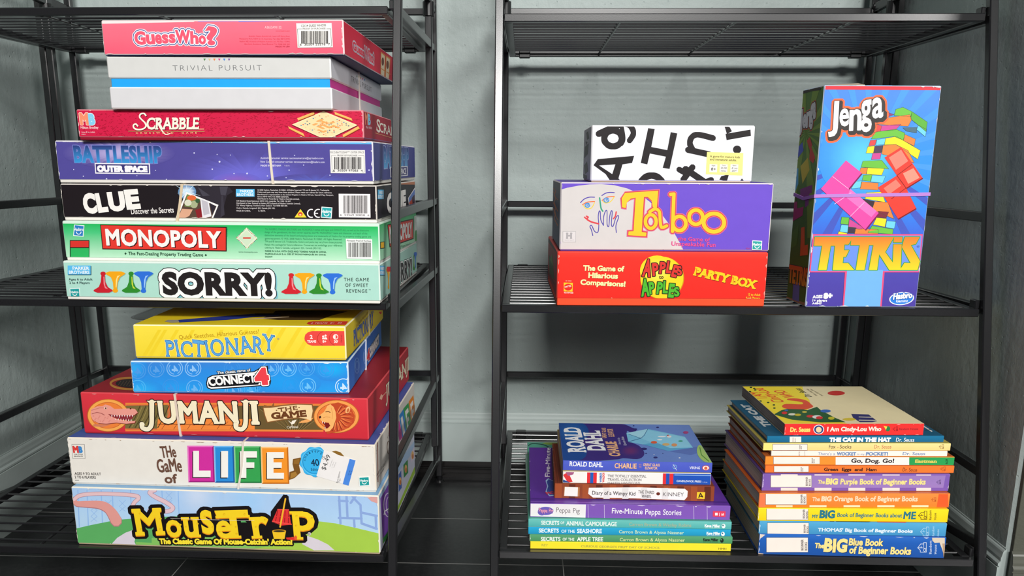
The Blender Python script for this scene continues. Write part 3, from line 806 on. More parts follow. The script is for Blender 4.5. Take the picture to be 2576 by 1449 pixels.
# black box
t, m, F = game_box('black game box with tilted white lettering, between the green and indigo boxes', (-60.36, 102.9, -7.50, -2.0, 41.55, 28.6, 4.72),
    dict(F='#241e22', R='#221e28', T='#4a3a34', K='#241e22', L='#241e22'), '#cfc8c0', group=G1)
f = F['F']; f.fill('#1e181c'); f.view(*C5)
f.poly([(540, 392), (2112, 396), (2112, 414), (545, 410)], '#efece6'); f.poly([(540, 392), (775, 393), (760, 408), (545, 408)], '#58c864'); f.view(*C6); f.poly([(0, 398), (1145, 398), (1148, 424), (0, 412)], '#efece6', 2)
f.view(*C5); f.lay = 2
f.poly([(1580, 420), (1700, 418), (1900, 430), (1930, 470), (1880, 500), (1830, 690), (1960, 700), (1700, 700)], '#2f2a33'); f.poly([(1640, 430), (1740, 500), (1680, 505)], '#45424d'); f.poly([(1820, 425), (1890, 425), (1870, 500), (1830, 495)], '#45424d'); f.poly([(1850, 500), (1862, 660), (1830, 680), (1835, 500)], '#3a3640')
for k, c in enumerate('CLUE'):
    x0 = (700, 812, 905, 1048)[k]; x1 = (815, 905, 1050, 1172)[k]; y = (642, 632, 622, 606)[k]
    f.text(c, x0+6, y, x1-6, y-9, (158, 150, 148, 152)[k], '#f4f0ea', b=.05, fat=3, lay=5)
f.text('Discover the Secrets', 1090, 655, 1443, 640, 46, '#efeae6', b=.015)
f.glow(1552, 470, 75, 62, '#ffffff', '#5a8ab8'); k = f.lay
for a, l in ((20, 120), (75, 90), (130, 110), (170, 85), (215, 120), (265, 80), (310, 110), (345, 70)):
    c_, s_ = math.cos(R(a)), math.sin(R(a)); f.poly([(1552-s_*6, 470+c_*6), (1552+c_*l, 470+s_*l*.8), (1552+s_*6, 470-c_*6)], '#c8e4f4', k)
f.poly([(1450, 702), (1545, 470), (1812, 578), (1762, 702)], '#f2f0ee'); k = f.lay
f.poly([(1468, 702), (1552, 488), (1796, 588), (1748, 702)], '#5a4438', k)
f.poly([(1552, 488), (1665, 535), (1620, 600), (1530, 590)], '#6f8a4a', k+1); f.ell(1590, 520, 38, 22, '#e06a3a', k+2); f.ell(1560, 560, 30, 26, '#d8d8c0', k+2); f.ell(1610, 575, 30, 30, '#a8b088', k+2); f.ell(1640, 545, 18, 18, '#3a5a3a', k+2)
f.poly([(1475, 690), (1510, 610), (1600, 615), (1570, 670), (1500, 700)], '#dca688', k+2); f.poly([(1620, 620), (1680, 600), (1720, 690), (1640, 700)], '#8a2028', k+2)
f.poly([(1660, 520), (1730, 545), (1755, 672), (1680, 690)], '#e6e4e8', k+3); f.poly([(1672, 535), (1722, 553), (1740, 650), (1690, 665)], '#c0bcc4', k+4)
f.poly([(1740, 560), (1792, 590), (1760, 660)], '#2c2630', k+3)
f.view(0, 0, 1); f.lay = 2; f.parker(593.5, 475.5, 640.5, 494.5); f.view(*C6); f.lay = 2
f.rows([('© 2008 Hasbro, Pawtucket, RI 02862. All Rights Reserved. TM and ® denote U.S. Trademarks.', 158, 460, 755, 462),
        ('Colors and parts may vary from those pictured. Please retain our address for future reference.', 158, 478, 775, 482),
        ("Manufacturer's representative in the United Kingdom is Hasbro UK Ltd., Caswell Way, Newport,", 158, 497, 787, 502), ('Gwent NP19 4YH. Tel: 00800 22427276.', 158, 515, 418, 517),
        ('Distributed in Australia by Hasbro Australia Limited,', 160, 532, 505, 535), ('570 Blaxland Road, Eastwood, NSW 2122, Australia. Tel. 1300 138 697.', -15, 550, 437, 554),
        ('Distributed in New Zealand by Hasbro NZ (a branch of Hasbro Australia Limited),', -15, 569, 515, 573), ('221 Albany Highway, Auckland, New Zealand. Tel: 0508 828 200.', -15, 588, 408, 591),
        ('Hasbro Canada, Longueuil, QC, Canada J4G 1G2.', -15, 609, 305, 611), ('MADE IN CHINA.', -15, 632, 103, 633), ('C-1827A', 165, 632, 225, 633)], '#d9d2d2', 12, b=.012)
f.poly([(515, 612), (566, 682), (466, 682)], '#f0d838'); f.ell(514, 655, 19, 17, '#d84830'); f.ell(514, 660, 9, 7, '#f2d8a0')
f.ring(604, 648, 32, 33, 10, '#f2eef0', a0=75, a1=285, lay=3); f.ring(662, 648, 32, 33, 10, '#f2eef0', a0=75, a1=285, lay=3); f.stroke([(634, 648), (656, 648)], 9, '#f2eef0', 3)
f.hasbro(683, 592, 780, 690, '#28a8ac', tilt=.07)
f.poly([(832, 485), (1093, 487), (1096, 684), (834, 680)], '#f0ecec'); f.barcode(870, 500, 1068, 648, 5); f.text('6  53569 30858  6', 845, 668, 1085, 670, 14, '#2a2626')
f.scuffs(26, 4, edge='TTBLR', size=.22)
f = F['R'].view(*C6)
f.stroke([(1160, 395), (1497, 398)], 26, '#c07a58'); f.parker(1152, 452, 1203, 530)
f.text('CLUE', 1232, 640, 1385, 590, 150, '#f2eeea', b=.03, fat=10, top=(1232, 490)); f.text('Discover the Secrets', 1290, 640, 1400, 605, 30, '#e8e4e4', top=(1290, 608))
f.poly([(1402, 522), (1462, 428), (1464, 600), (1412, 606)], '#ece8ea'); f.poly([(1408, 522), (1458, 446), (1460, 592), (1416, 598)], '#5a7ac0'); f.poly([(1410, 560), (1456, 500), (1459, 590), (1417, 597)], '#b04838'); f.poly([(1432, 520), (1456, 490), (1458, 560), (1440, 570)], '#40283a')
f.poly([(1462, 408), (1492, 405), (1500, 590), (1466, 596)], '#d8dcda'); f.ell(1481, 545, 14, 34, '#2f9a3c'); f.text('99', 1470, 470, 1490, 468, 40, '#555555'.lower(), b=.02)
band(t, 'x', [15.3, 15.9, 16.35, 16.3, 16, 15.5, 15.4], .34, '#d8c4a4')
finish_box(t, m)

# indigo space box
t, m, F = game_box('indigo game box with starry space print and metallic blue lettering, above the black box', (-60.60, 103.2, -2.68, -1.6, 41.40, 32.0, 5.33),
    dict(F='#50489a', R='#44478c', T='#5a8ad0', K='#50489a', L='#50489a'), '#dcdae2', group=G1)
f = F['F']; f.fill('#524b98')
f.view(*C5)
f.glow(2060, 330, 620, 190, '#6f6cd4', '#524b98', 1); f.glow(1960, 372, 200, 60, '#8660c0', '#6a64c8', 2)
f.view(*C6); f.glow(640, 390, 420, 70, '#5a64c0', '#524b98', 1)
f.view(*C5); f.lay = 3
f.poly([(515, 45), (1120, 47), (1120, 58), (520, 56)], '#efeef2'); f.poly([(1120, 47), (2110, 48), (2110, 66), (1120, 58)], '#6cbcf0'); f.view(*C6); f.poly([(0, 48), (1125, 55), (1128, 76), (0, 66)], '#62b8ee', 3)
f.view(*C5); f.lay = 3
f.glow(985, 150, 470, 125, '#b8acdc', '#524b98', 2)
f.text('BATTLESHIP', 620, 220, 1345, 226, 136, ('#2c3478', '#3a96d8'), b=.035, fat=1.5, lines=[(4, '#7c8ad0')], sq=True, sp=.05, lay=4)
f.poly([(785, 230), (1243, 234), (1247, 324), (791, 318)], '#f0eef4'); f.poly([(794, 239), (1234, 243), (1237, 315), (799, 309)], '#3c3676')
f.text('OUTER SPACE', 812, 299, 1222, 303, 45, '#f4f2f6', b=.02, fat=4, sq=True)
for x, y, r in ((1610, 148, 6), (1820, 220, 8), (1760, 282, 6), (1800, 160, 4), (1910, 165, 4), (2048, 318, 7), (884, 364, 7), (692, 340, 5), (1136, 336, 4), (1380, 366, 5), (1290, 292, 4), (612, 285, 4), (1940, 318, 5)): f.ell(x, y, r, r, '#dcdcf8', 5, n=8)
f.view(*C6); f.lay = 4
for x, y, r in ((72, 316, 6), (240, 338, 6), (420, 290, 6), (758, 332, 5), (1082, 290, 7), (893, 388, 7), (465, 168, 5), (540, 248, 5), (395, 352, 5)): f.ell(x, y, r, r, '#c8ccf4', 4, n=8)
f.lay = 4
f.rows([('Australia consumer service: auconsumercare@ap.hasbro.com', 183, 197, 705, 199), ('New Zealand consumer service: nzconsumercare@hasbro.com', 183, 227, 715, 231)], '#d6d2ee', 17, b=.012)
f.text('MADE IN VIETNAM', 185, 259, 352, 260, 15, '#e0dcf2', b=.03); f.text('V-067A', 380, 258, 425, 259, 11, '#d0ccec')
f.poly([(757, 122), (1048, 124), (1053, 316), (765, 314)], '#eae8e4'); f.text('F0125 BATTLESHIP™ OUTER SPACE', 763, 150, 1042, 150, 17, '#3a3838'); f.text('PROOF OF PURCHASE', 820, 174, 985, 175, 13, '#3a3838')
f.stroke([(812, 168), (772, 168), (778, 302), (800, 302)], 2, '#555555'); f.stroke([(995, 169), (1040, 169), (1044, 306), (1025, 306)], 2, '#555555'); f.barcode(796, 182, 1022, 282, 9); f.text('6  30509 97083  4', 786, 300, 1030, 302, 17, '#333333')
f.scuffs(34, 8, '#e6e4ec', 'TBLLRR', .24)
f = F['R'].view(*C6); f.vgrad([(0, '#4a4e92'), (1, '#41448a')])
f.text('BATTLESHIP', 1205, 265, 1410, 252, 130, ('#333c80', '#58a4dc'), b=.02, fat=5, lines=[(5, '#a8b4e0')], sq=True, top=(1200, 95)); f.poly([(1255, 262), (1400, 256), (1402, 335), (1258, 350)], '#eceaf2'); f.poly([(1262, 270), (1394, 264), (1396, 328), (1264, 342)], '#3c3676'); f.text('OUTER SPACE', 1270, 332, 1388, 320, 48, '#f2f0f6', b=.03, top=(1270, 280))
f.scuffs(10, 18, '#d8dcec', 'TBR', .3)
band(t, 'x', [28.35, 28.2, 28.1, 28.3, 28.3, 28.2, 28.2], .3, '#e2d6c2')
finish_box(t, m)

# crimson leather-grain box
t, m, F = game_box('crimson leather-grain game box with cream swash lettering and a square board print', (-56.67, 101.93, 2.68, .33, 36.35, 22.0, 3.76),
    dict(F='#c8173f', R='#ac1232', T='#b01436', K='#c8173f', L='#c8173f'), '#dc8890', tray='#8a1028', group=G1)
f = F['F']; f.fill('#d01c46'); rnd = random.Random(5); r = f.rect
for i in range(900):      # embossed grain
    x, y = rnd.uniform(r[0], r[2]), rnd.uniform(r[1], r[3]); a = rnd.uniform(-.5, .9); l = rnd.uniform(.12, .34); c_, s_ = math.cos(a)*l, math.sin(a)*l; w_ = .032
    f.put([(x-s_*.1, y-w_), (x+c_, y+s_-w_), (x+c_, y+s_+w_), (x, y+w_)], lin('#a80f30'), 1)
f.view(*C1); f.lay = 2
f.text('M', 822, 1256, 895, 1256, 104, '#f2906c', b=.05, fat=3, lines=[(6, '#f6d8c8')]); f.lay = 2; f.text('B', 903, 1256, 963, 1256, 104, '#86cdec', b=.05, fat=3, lines=[(6, '#e0eef4')])
f.text('Milton Bradley', 820, 1303, 1000, 1302, 24, '#f6c4c8', b=.03); f.text('Ages 8 to Adult', 826, 1345, 964, 1345, 15, '#f2b8c0', b=.02); f.text('8201', 828, 1366, 868, 1366, 11, '#f2b8c0', b=.02)
f.lay = 3
cream = '#f8eedc'
S_ = [(1478, 1170), (1460, 1150), (1425, 1155), (1415, 1185), (1440, 1215), (1470, 1245), (1478, 1280), (1450, 1305), (1400, 1312), (1362, 1300), (1352, 1270), (1375, 1255), (1395, 1275)]
f.stroke([(x+5, y+5) for x, y in S_], 17, '#5a0818', 3, smooth=4); f.stroke(S_, 16, cream, 4, smooth=4)
f.text('CRABBLE', 1484, 1308, 2012, 1306, 116, cream, b=.01, fat=2.5, serif=.045, shear=.14, drop=(5, 5, '#5a0818'), lay=3)
f.stroke([(1600, 1250), (1640, 1320), (1680, 1362), (1725, 1350)], 12, cream, 5, smooth=4, taper=(1.3, .6))
f.stroke([(1300, 1328), (2070, 1330)], 5, '#e8b070', 4); f.stroke([(1300, 1333), (2070, 1335)], 4, '#8a2030', 3); f.rect4(2008, 1302, 2068, 1312, '#e8a080', 4)
f.text('CROSSWORD  GAME', 1378, 1355, 1995, 1353, 17, '#f0c890', sp=.55, b=.01)
f.view(*C2); f.lay = 3
f.poly([(778, 1022), (1092, 1146), (806, 1284), (484, 1142)], '#7a0c24', 3); f.poly([(775, 1012), (1085, 1140), (800, 1277), (488, 1135)], '#f8e0b0', 4); f.poly([(775, 1024), (1062, 1140), (800, 1262), (512, 1135)], '#f6d8a4', 5)
rnd = random.Random(2)
for i in range(1, 14):
    for j in range(1, 14):
        if rnd.random() < .36:
            u, v = i/14, j/14; x = 775+u*287-v*263; y = 1024+u*116+v*111
            f.ell(x, y, 8, 4.5, rnd.choice(('#d8604c', '#5a90b8', '#e8c090', '#3a5a7a', '#f0b080')), 6, n=6)
for i, j in ((3, 4), (3, 5), (3, 6), (4, 5), (5, 5), (6, 5), (5, 6), (6, 7), (7, 7), (8, 7), (6, 8), (6, 9), (7, 9), (8, 9), (9, 6), (9, 7), (9, 5), (10, 5), (11, 5), (7, 4), (7, 3), (4, 8), (4, 9), (8, 11), (9, 11), (10, 11), (10, 10)):
    q = [(i, j), (i+1, j), (i+1, j+1), (i, j+1)]; f.poly([(775+u/14*287-v/14*263, 1024+u/14*116+v/14*111) for u, v in q], '#eea860', 7)
for q in ([(535, 1078), (690, 1018), (692, 1040), (545, 1098)], [(875, 1020), (1030, 1078), (1038, 1100), (880, 1042)], [(452, 1150), (590, 1215), (605, 1245), (462, 1172)], [(948, 1230), (1090, 1150), (1104, 1170), (958, 1250)]):
    f.poly([(x+5, y+8) for x, y in q], '#8a2018', 4); f.poly(q, '#f2b864', 5); f.stroke([q[3], q[2]], 5, '#d89040', 6)
f.scuffs(26, 3, '#f0d8d4', 'TBBLR', .18)
f = F['R'].view(*C2)
f.text('M', 1155, 1130, 1178, 1133, 95, '#f2906c', b=.05, top=(1155, 1030)); f.lay = 1; f.text('B', 1180, 1133, 1204, 1136, 95, '#86cdec', b=.05, top=(1180, 1035))
f.text('Milton Bradley', 1160, 1168, 1215, 1175, 22, '#f6c4c8', b=.02); f.text('S', 1255, 1195, 1290, 1210, 110, cream, fat=3, serif=.05, top=(1255, 1080)); f.lay = 2; f.text('CRABBLE', 1285, 1200, 1480, 1262, 85, cream, fat=2, serif=.045, top=(1285, 1115))
f.stroke([(1245, 1212), (1490, 1285)], 4, '#e8b070')
finish_box(t, m)

# white two-part box with coloured waist
t = Thing('board_game_box', 'white game box with a bright blue and magenta waist and thin grey lettering', 'game box', (-51.70, 101.0, 6.44, .32, 27.76, 36.0, 6.26), G1)
z1, z2 = 2.62, 3.64
m = MB(); m.box(0, 0, 0, t.w, t.d, z1, .16, lin('#d6d5d7'), lin('#f0eeec'), dict(R=lin('#dcdbe0'))); m.build('tray', CARD, t.root)
m = MB(); m.box(.25, .25, z1-.8, t.w-.25, t.d-.25, z2+.6, .06, lin('#22a4f0'), lin('#22a4f0'), dict(R=lin('#d8309a'), L=lin('#f0a030'), K=lin('#50b050'))); m.build('inner_sleeve', CARD, t.root)
m = MB(); m.box(0, 0, z2, t.w, t.d, t.h, .16, lin('#d3d3d0'), lin('#efeeea'), dict(R=lin('#dadae0')))
f = t.face(m, 'F', z0=z2); f.view(0, 0, 1)
f.text('TRIVIAL PURSUIT', 435, 178, 659, 177, 13.2, '#55585c', b=-.022, sp=.13)
f.view(*C1)
for x, c in zip((2072, 2122, 2171, 2221, 2271, 2320), ('#4c8a4a', '#d8c088', '#e8843a', '#d83a8a', '#3a8ad8', '#7a4a9a')): f.poly([(x-12, 593), (x+12, 593), (x, 617)], c, 2)
f = t.face(m, 'R', z0=z2); f.view(*C2)
f.text('TRIVIAL PURSUIT', 1027, 742, 1212, 843, 46, '#55585c', sp=.1, b=-.01, top=(1025, 688))
for i, c in enumerate(('#4c8a4a', '#d8c088', '#e8843a', '#d83a8a', '#3a8ad8')): x, y = 1078+i*17, 690+i*8; f.poly([(x-5, y-3), (x+5, y+2), (x, y+18)], c, 2)
band(t, 'y', 17.2, .3, '#e6e0d4')
m.build('lid', CARD, t.root); t.centre()

# pink-red box on top
t, m, F = game_box('pinkish red game box with blue outlined lettering, on top of the upper left pile', (-51.75, 100.7, 12.72, -.72, 29.73, 37.0, 4.07),
    dict(F='#ff6880', R='#dc2444', T='#e8e6ea', B='#1c2858', K='#ff6880', L='#ff6880'), '#f0dcdc', tray='#1c2858', lip=.04, group=G1)
f = F['F']; f.vgrad([(0, '#ff7288'), (.5, '#ff6a80'), (1, '#fa5c76')]); f.view(*C1)
f.poly([(985, 200), (2000, 198), (1960, 222), (985, 242)], '#ebe6e4', 1); f.poly([(1960, 196), (2580, 190), (2580, 214), (2010, 220)], '#6a78e0', 1)
f.view(*C2); f.poly([(0, 176), (935, 163), (940, 182), (0, 200)], '#6a78e0', 1)
f.view(*C1); f.lay = 2
parts = (('G', 1370, 445, 1478, 445, 126), ('u', 1487, 443, 1572, 440, 92), ('e', 1578, 438, 1642, 436, 88), ('s', 1648, 434, 1710, 431, 84), ('s', 1718, 430, 1780, 428, 84), ('W', 1788, 432, 1925, 434, 122), ('h', 1932, 436, 2010, 440, 118), ('o', 2018, 441, 2085, 444, 82), ('?', 2092, 448, 2210, 446, 180))
for w_, c, ly in ((27, '#f4eef0', 2), (19, '#2c4a94', 3), (11, '#f6f0f2', 4), (0, '#f05a72', 5)):
    for p in parts: f.text(*p, c, b=.03, fat=3+w_, lay=ly)
f.view(*C2)
f.text('A3653A91132', 240, 260, 392, 260, 22, '#f8d4d8', lay=2)
f.rows([('www.hasbro.com', 340, 287, 470, 287), ('Australia: Hasbro Australia Ltd., Level 4, 67 Epping Road,', 95, 334, 470, 336), ('Macquarie Park, NSW 2113, Australia. Tel: (02) 9874-0999.', 10, 358, 472, 360), ('Hasbro NZ, A branch of Hasbro Australia Ltd., PO Box 100940,', 12, 382, 472, 384), ('Glenfield, Auckland, New Zealand. Tel: 0508 828 200', 55, 406, 470, 408)], '#d44c64', 12)
f.text('MADE IN USA', 340, 430, 470, 428, 13, '#b83850', b=.01)
f.poly([(527, 213), (850, 210), (862, 432), (540, 435)], '#f1efe9'); f.text('C2124 GUESS WHO?®', 573, 246, 800, 241, 21, '#3a3636', b=.008); f.text('PROOF OF PURCHASE', 588, 271, 795, 268, 15, '#3a3636')
f.stroke([(580, 264), (540, 265), (548, 422), (565, 422)], 3, '#444040'); f.stroke([(805, 263), (842, 262), (850, 420), (836, 420)], 3, '#444040'); f.barcode(574, 284, 818, 398, 12); f.text('6  30509 53576  7', 562, 416, 836, 413, 19, '#3a3636')
f.scuffs(24, 2, '#f4e8e4', 'BBLR', .2)
f = F['R'].view(*C2)
for w_, c, ly in ((16, '#f0eaee', 2), (10, '#2c4a94', 3), (6, '#f0eaee', 4), (0, '#dc3450', 5)):
    f.text('Guess', 1040, 445, 1145, 520, 90, c, b=.03, fat=3+w_, lay=ly, top=(1040, 372)); f.text('Who?', 1150, 520, 1236, 585, 95, c, b=.03, fat=3+w_, lay=ly, top=(1150, 425))
for q, c in (([(1296, 470), (1338, 502), (1330, 718), (1292, 695)], '#eea050'), ([(1344, 505), (1384, 532), (1370, 742), (1334, 722)], '#e89848')):
    f.poly(q, c, 2); cx_ = sum(p[0] for p in q)/4; cy_ = sum(p[1] for p in q)/4; f.poly([(cx_+(x-cx_)*.72, cy_+(y-cy_)*.88) for x, y in q], '#f4e2c4', 3)
    f.ell(cx_-1, cy_-35, 11, 38, '#7a4a38', 4); f.stroke([(q[0][0]+6, cy_+30), (q[1][0]-4, cy_+52)], 8, '#e89848', 4)
finish_box(t, m)

# ---------- left rack, bottom shelf
t, m, F = game_box('game box with blue sky print and yellow cheese lettering, bottom of lower left pile', (-59.51, 96.17, -50.15, -1.88, 41.06, 27.0, 8.26),
    dict(F='#a4c8ec', R='#b8ccd8', T='#8ab4d8', K='#a4c8ec', L='#a08870'), '#e6e0d0', tray='#b8a488', lip=.15, group=G2)
f = F['F']; f.vgrad([(0, '#a8c8ee'), (.35, '#aed0f0'), (.6, '#b4d4ee'), (1, '#b4d4ee')]); f.view(*C11)
f.glow(1950, 640, 220, 260, '#c8d8f0', '#acccf0', 1); f.glow(2450, 700, 240, 300, '#a0ccf4', '#acccf0', 1)
for x in (770, 860, 1000, 1110, 1290, 1600, 1760): f.stroke([(x, 600), (x+14, 960)], 9, '#8fb8ea', 2)
for x, y in ((900, 690), (1040, 700), (900, 800), (1180, 700), (1640, 620), (1640, 700)):
    f.stroke([(x, y), (x+60, y+60), (x, y+110)], 4, '#90b6e6', 2); f.stroke([(x+60, y), (x, y+60), (x+60, y+110)], 4, '#90b6e6', 2)
f.poly([(705, 990), (900, 945), (1150, 895), (1350, 878), (1700, 860), (2100, 840), (2520, 830), (2520, 1210), (705, 1210)], '#5cac62', 3); f.view(*C12)
f.poly([(-20, 880), (300, 850), (700, 845), (900, 870), (1100, 915), (1310, 965), (1310, 1140), (-20, 1140)], '#a6cc4c', 4); f.poly([(-200, 900), (420, 960), (640, 1000), (600, 1050), (-200, 1140)], '#7cbc58', 5); f.view(*C11)
f.poly([(1340, 1075), (2300, 1060), (2520, 1120), (2520, 1200), (1350, 1200)], '#84c060', 6); f.poly([(1300, 1060), (1500, 1040), (1500, 1120), (1330, 1110)], '#58a860', 6)
f.poly([(1100, 1195), (1105, 1130), (1160, 1070), (1240, 1020), (1350, 980), (1420, 990), (1345, 1050), (1330, 1110), (1372, 1195)], '#d8d0dc', 7)
f.view(*C12); f.poly([(588, 1060), (640, 985), (740, 1020), (830, 1065), (890, 1118), (700, 1118)], '#d8d0d8', 7)
tr = [(735, 690), (760, 730), (860, 735), (1000, 745), (1090, 800), (1150, 900)]; f.view(*C11)
f.stroke([(x, y+6) for x, y in tr], 112, '#b07a80', 4, smooth=5, taper=(.35, 1.05)); f.stroke(tr, 104, '#e09a92', 5, smooth=5, taper=(.35, 1.05))
f.stroke([(735, 690), (800, 650), (960, 635), (1180, 640), (1340, 655), (1370, 680), (1330, 720), (1310, 760)], 44, '#b08ea0', 4, smooth=5); f.stroke([(735, 690), (800, 650), (960, 635), (1180, 640), (1340, 655), (1370, 680), (1330, 720), (1310, 760)], 34, '#e4c0c4', 5, smooth=5)
tr2 = [(1530, 600), (1480, 625), (1540, 670), (1640, 720), (1710, 775), (1650, 810), (1480, 800)]
f.stroke(tr2, 46, '#b08ea0', 4, smooth=5); f.stroke(tr2, 36, '#e2c2ca', 5, smooth=5)
f.view(*C12)
for s_ in ([(930, 575), (945, 870)], [(930, 660), (1010, 665)], [(930, 820), (1140, 825)], [(1000, 600), (1010, 820)], [(1030, 580), (1080, 650), (1130, 700), (1140, 860)], [(1110, 580), (1040, 680)], [(1140, 770), (1280, 800)], [(1140, 870), (1280, 920)], [(1070, 830), (1075, 900)], [(1270, 800), (1275, 920)]): f.stroke(s_, 22, '#8ca8dc', 3)
f.poly([(1178, 575), (1300, 580), (1300, 690), (1230, 665), (1190, 625)], '#d8a09c', 4)
f.lay = 8
LT = ((C11, 'M', 1352, 1040, 1628, 1030, 250), (C11, 'o', 1655, 1055, 1805, 1052, 162), (C11, 'u', 1815, 1052, 1988, 1050, 186), (C11, 's', 2005, 1018, 2125, 1012, 222), (C11, 'e', 2150, 1066, 2300, 1062, 165),
      (C12, 'T', -185, 998, 130, 990, 248), (C12, 'r', 125, 998, 300, 990, 190), (C12, 'p', 488, 925, 712, 925, 168))
for w_, c, ly, dy in ((36, '#171214', 8, 0), (0, '#e08a1c', 11, 10), (0, '#f5d024', 12, 0)):
    for v, ch, x0, y0, x1, y1, h_ in LT:
        f.view(*v); f.text(ch, x0, y0+dy, x1, y1+dy, h_, c, b=.025, fat=1+w_, serif=.05 if ch in 'MTup' or ch == 'r' else 0, lay=ly)
for v, pts in ((C11, ((1385, 830), (1398, 985), (1590, 880), (1585, 985), (1675, 1010), (1785, 940), (1840, 960), (1955, 930), (2025, 860), (2105, 965), (2172, 1010), (2285, 940))), (C12, ((-130, 785), (-20, 900), (-15, 965), (60, 785), (165, 900), (250, 835), (535, 890), (540, 800), (680, 820)))):
    f.view(*v)             # holes in the cheese
    for x, y in pts: f.ell(x, y, 11, 10, '#dfae18', 13, n=10); f.ell(x+2, y+2, 8, 7, '#f0c824', 14, n=10)
f.view(*C12)
f.poly([(-160, 860), (500, 860), (540, 1030), (-160, 1030)], '#171214', 9); f.poly([(300, 760), (420, 600), (460, 620), (520, 860), (480, 1040), (300, 1040)], '#171214', 9)
f.stroke([(438, 640), (390, 900)], 30, '#171214', 9); f.stroke([(438, 632), (420, 720), (405, 800), (392, 905)], 60, '#171214', 9)
f.poly([(365, 735), (465, 740), (490, 880), (400, 888), (312, 850)], '#e03434', 14)
for x in (350, 385, 420, 455): f.stroke([(x+14, 750), (x-8 if x < 400 else x+8, 868)], 7, '#8a1a20', 15)
f.stroke([(338, 800), (478, 815)], 8, '#e03434', 16); f.stroke([(318, 850), (490, 876)], 12, '#ec4a44', 16); f.stroke([(366, 738), (466, 742)], 10, '#ec4a44', 16)
f.stroke([(437, 640), (388, 900)], 15, '#f0b830', 17)
f.poly([(314, 940), (442, 938), (428, 1012), (330, 1012)], '#f2c428', 14); f.ell(378, 938, 64, 14, '#d89a20', 15); f.ell(378, 940, 52, 9, '#3a3420', 16)
f.poly([(440, 1000), (545, 992), (540, 1025), (450, 1018)], '#e03030', 14); f.ell(530, 1000, 13, 20, '#e86030', 15)
f.ell(657, 966, 16, 16, '#c8c4c0', 13); f.text('R', 650, 974, 664, 974, 15, '#333333', lay=14)
f.view(0, 0, 1); f.lay = 10
f.text("The Classic Game Of Mouse-Catchin' Action!", 402, 1367, 736, 1369, 13.5, '#f6e03a', b=.035, fat=.5, lines=[(3.6, '#171214')], lay=10)
f.stroke([(430, 1303), (500, 1306), (640, 1309)], .9, '#d8d4cc', 15)
f.scuffs(18, 11, '#efe6d8', 'TTBLR', .2)
f = F['R'].view(*C12); f.fill('#c8ccdc')
f.poly([(1290, 560), (1662, 60), (1662, 140), (1295, 660)], '#a8c4e4', 1); f.poly([(1335, 1040), (1662, 270), (1662, 340), (1340, 1060)], '#9cc048', 1); f.poly([(1335, 1000), (1390, 930), (1390, 1000), (1340, 1050)], '#3f9a4a', 2)
f.poly([(1312, 640), (1350, 575), (1420, 450), (1420, 900), (1335, 1010)], '#7c4cac', 2); f.ring(1385, 700, 42, 110, 9, '#d8c8e8', 3); f.ring(1390, 700, 25, 75, 8, '#c8b0e0', 3); f.stroke([(1345, 790), (1350, 760), (1380, 740), (1420, 690)], 9, '#f0ecf4', 4)
for q, c in (([(1480, 420), (1505, 380), (1510, 540), (1482, 580)], '#4a6ab0'), ([(1525, 330), (1565, 280), (1570, 400), (1530, 450)], '#3f8a4a'), ([(1590, 230), (1625, 160), (1630, 260), (1595, 310)], '#d8cce0')):
    f.poly(q, c, 3); cx_ = sum(p[0] for p in q)/4; cy_ = sum(p[1] for p in q)/4; f.ell(cx_, cy_, 12, 38, '#e8b870', 4); f.ell(cx_+2, cy_+10, 8, 22, '#c87848', 5)
finish_box(t, m)

t, m, F = game_box('white game box with four coloured letter tiles, a blue seal and a price sticker', (-59.81, 97.02, -41.90, -1.75, 40.92, 30.0, 6.56),
    dict(F='#e8e3da', R='#d8d2ca', T='#4a60a8', K='#e8e3da', L='#e8e3da'), '#e6dccc', tray='#d8d0c4', lip=.15, group=G2)
f = F['F']; f.view(*C11)
f.poly([(708, 146), (836, 146), (844, 290), (718, 290)], '#8a8684'); f.poly([(712, 150), (832, 150), (840, 286), (722, 286)], '#e8e3da')
f.text('M', 730, 228, 776, 228, 60, '#d8403c', b=.05, fat=2); f.lay = 3; f.text('B', 784, 228, 818, 228, 60, '#3a86c8', b=.05, fat=2); f.text('MILTON', 738, 252, 818, 252, 12, '#3a3636', b=.02); f.text('BRADLEY', 736, 271, 824, 271, 12, '#3a3636', b=.02)
f.text('AGES 9 TO ADULT', 740, 448, 1000, 452, 25, '#4a4442', b=.012); f.text('2 TO 6 PLAYERS', 742, 482, 950, 486, 25, '#4a4442', b=.012); f.text('04000', 744, 505, 783, 505, 7, '#555050')
br_ = '#6a4a3c'
f.text('THe', 1602, 280, 1745, 268, 112, br_, fat=3, jit=.2, seed=3); f.text('GaMe', 1565, 425, 1803, 415, 128, br_, fat=3, jit=.2, seed=5); f.text('of', 1637, 527, 1755, 525, 85, br_, fat=4, jit=.2, seed=4)
f.view(0, 0, 1)
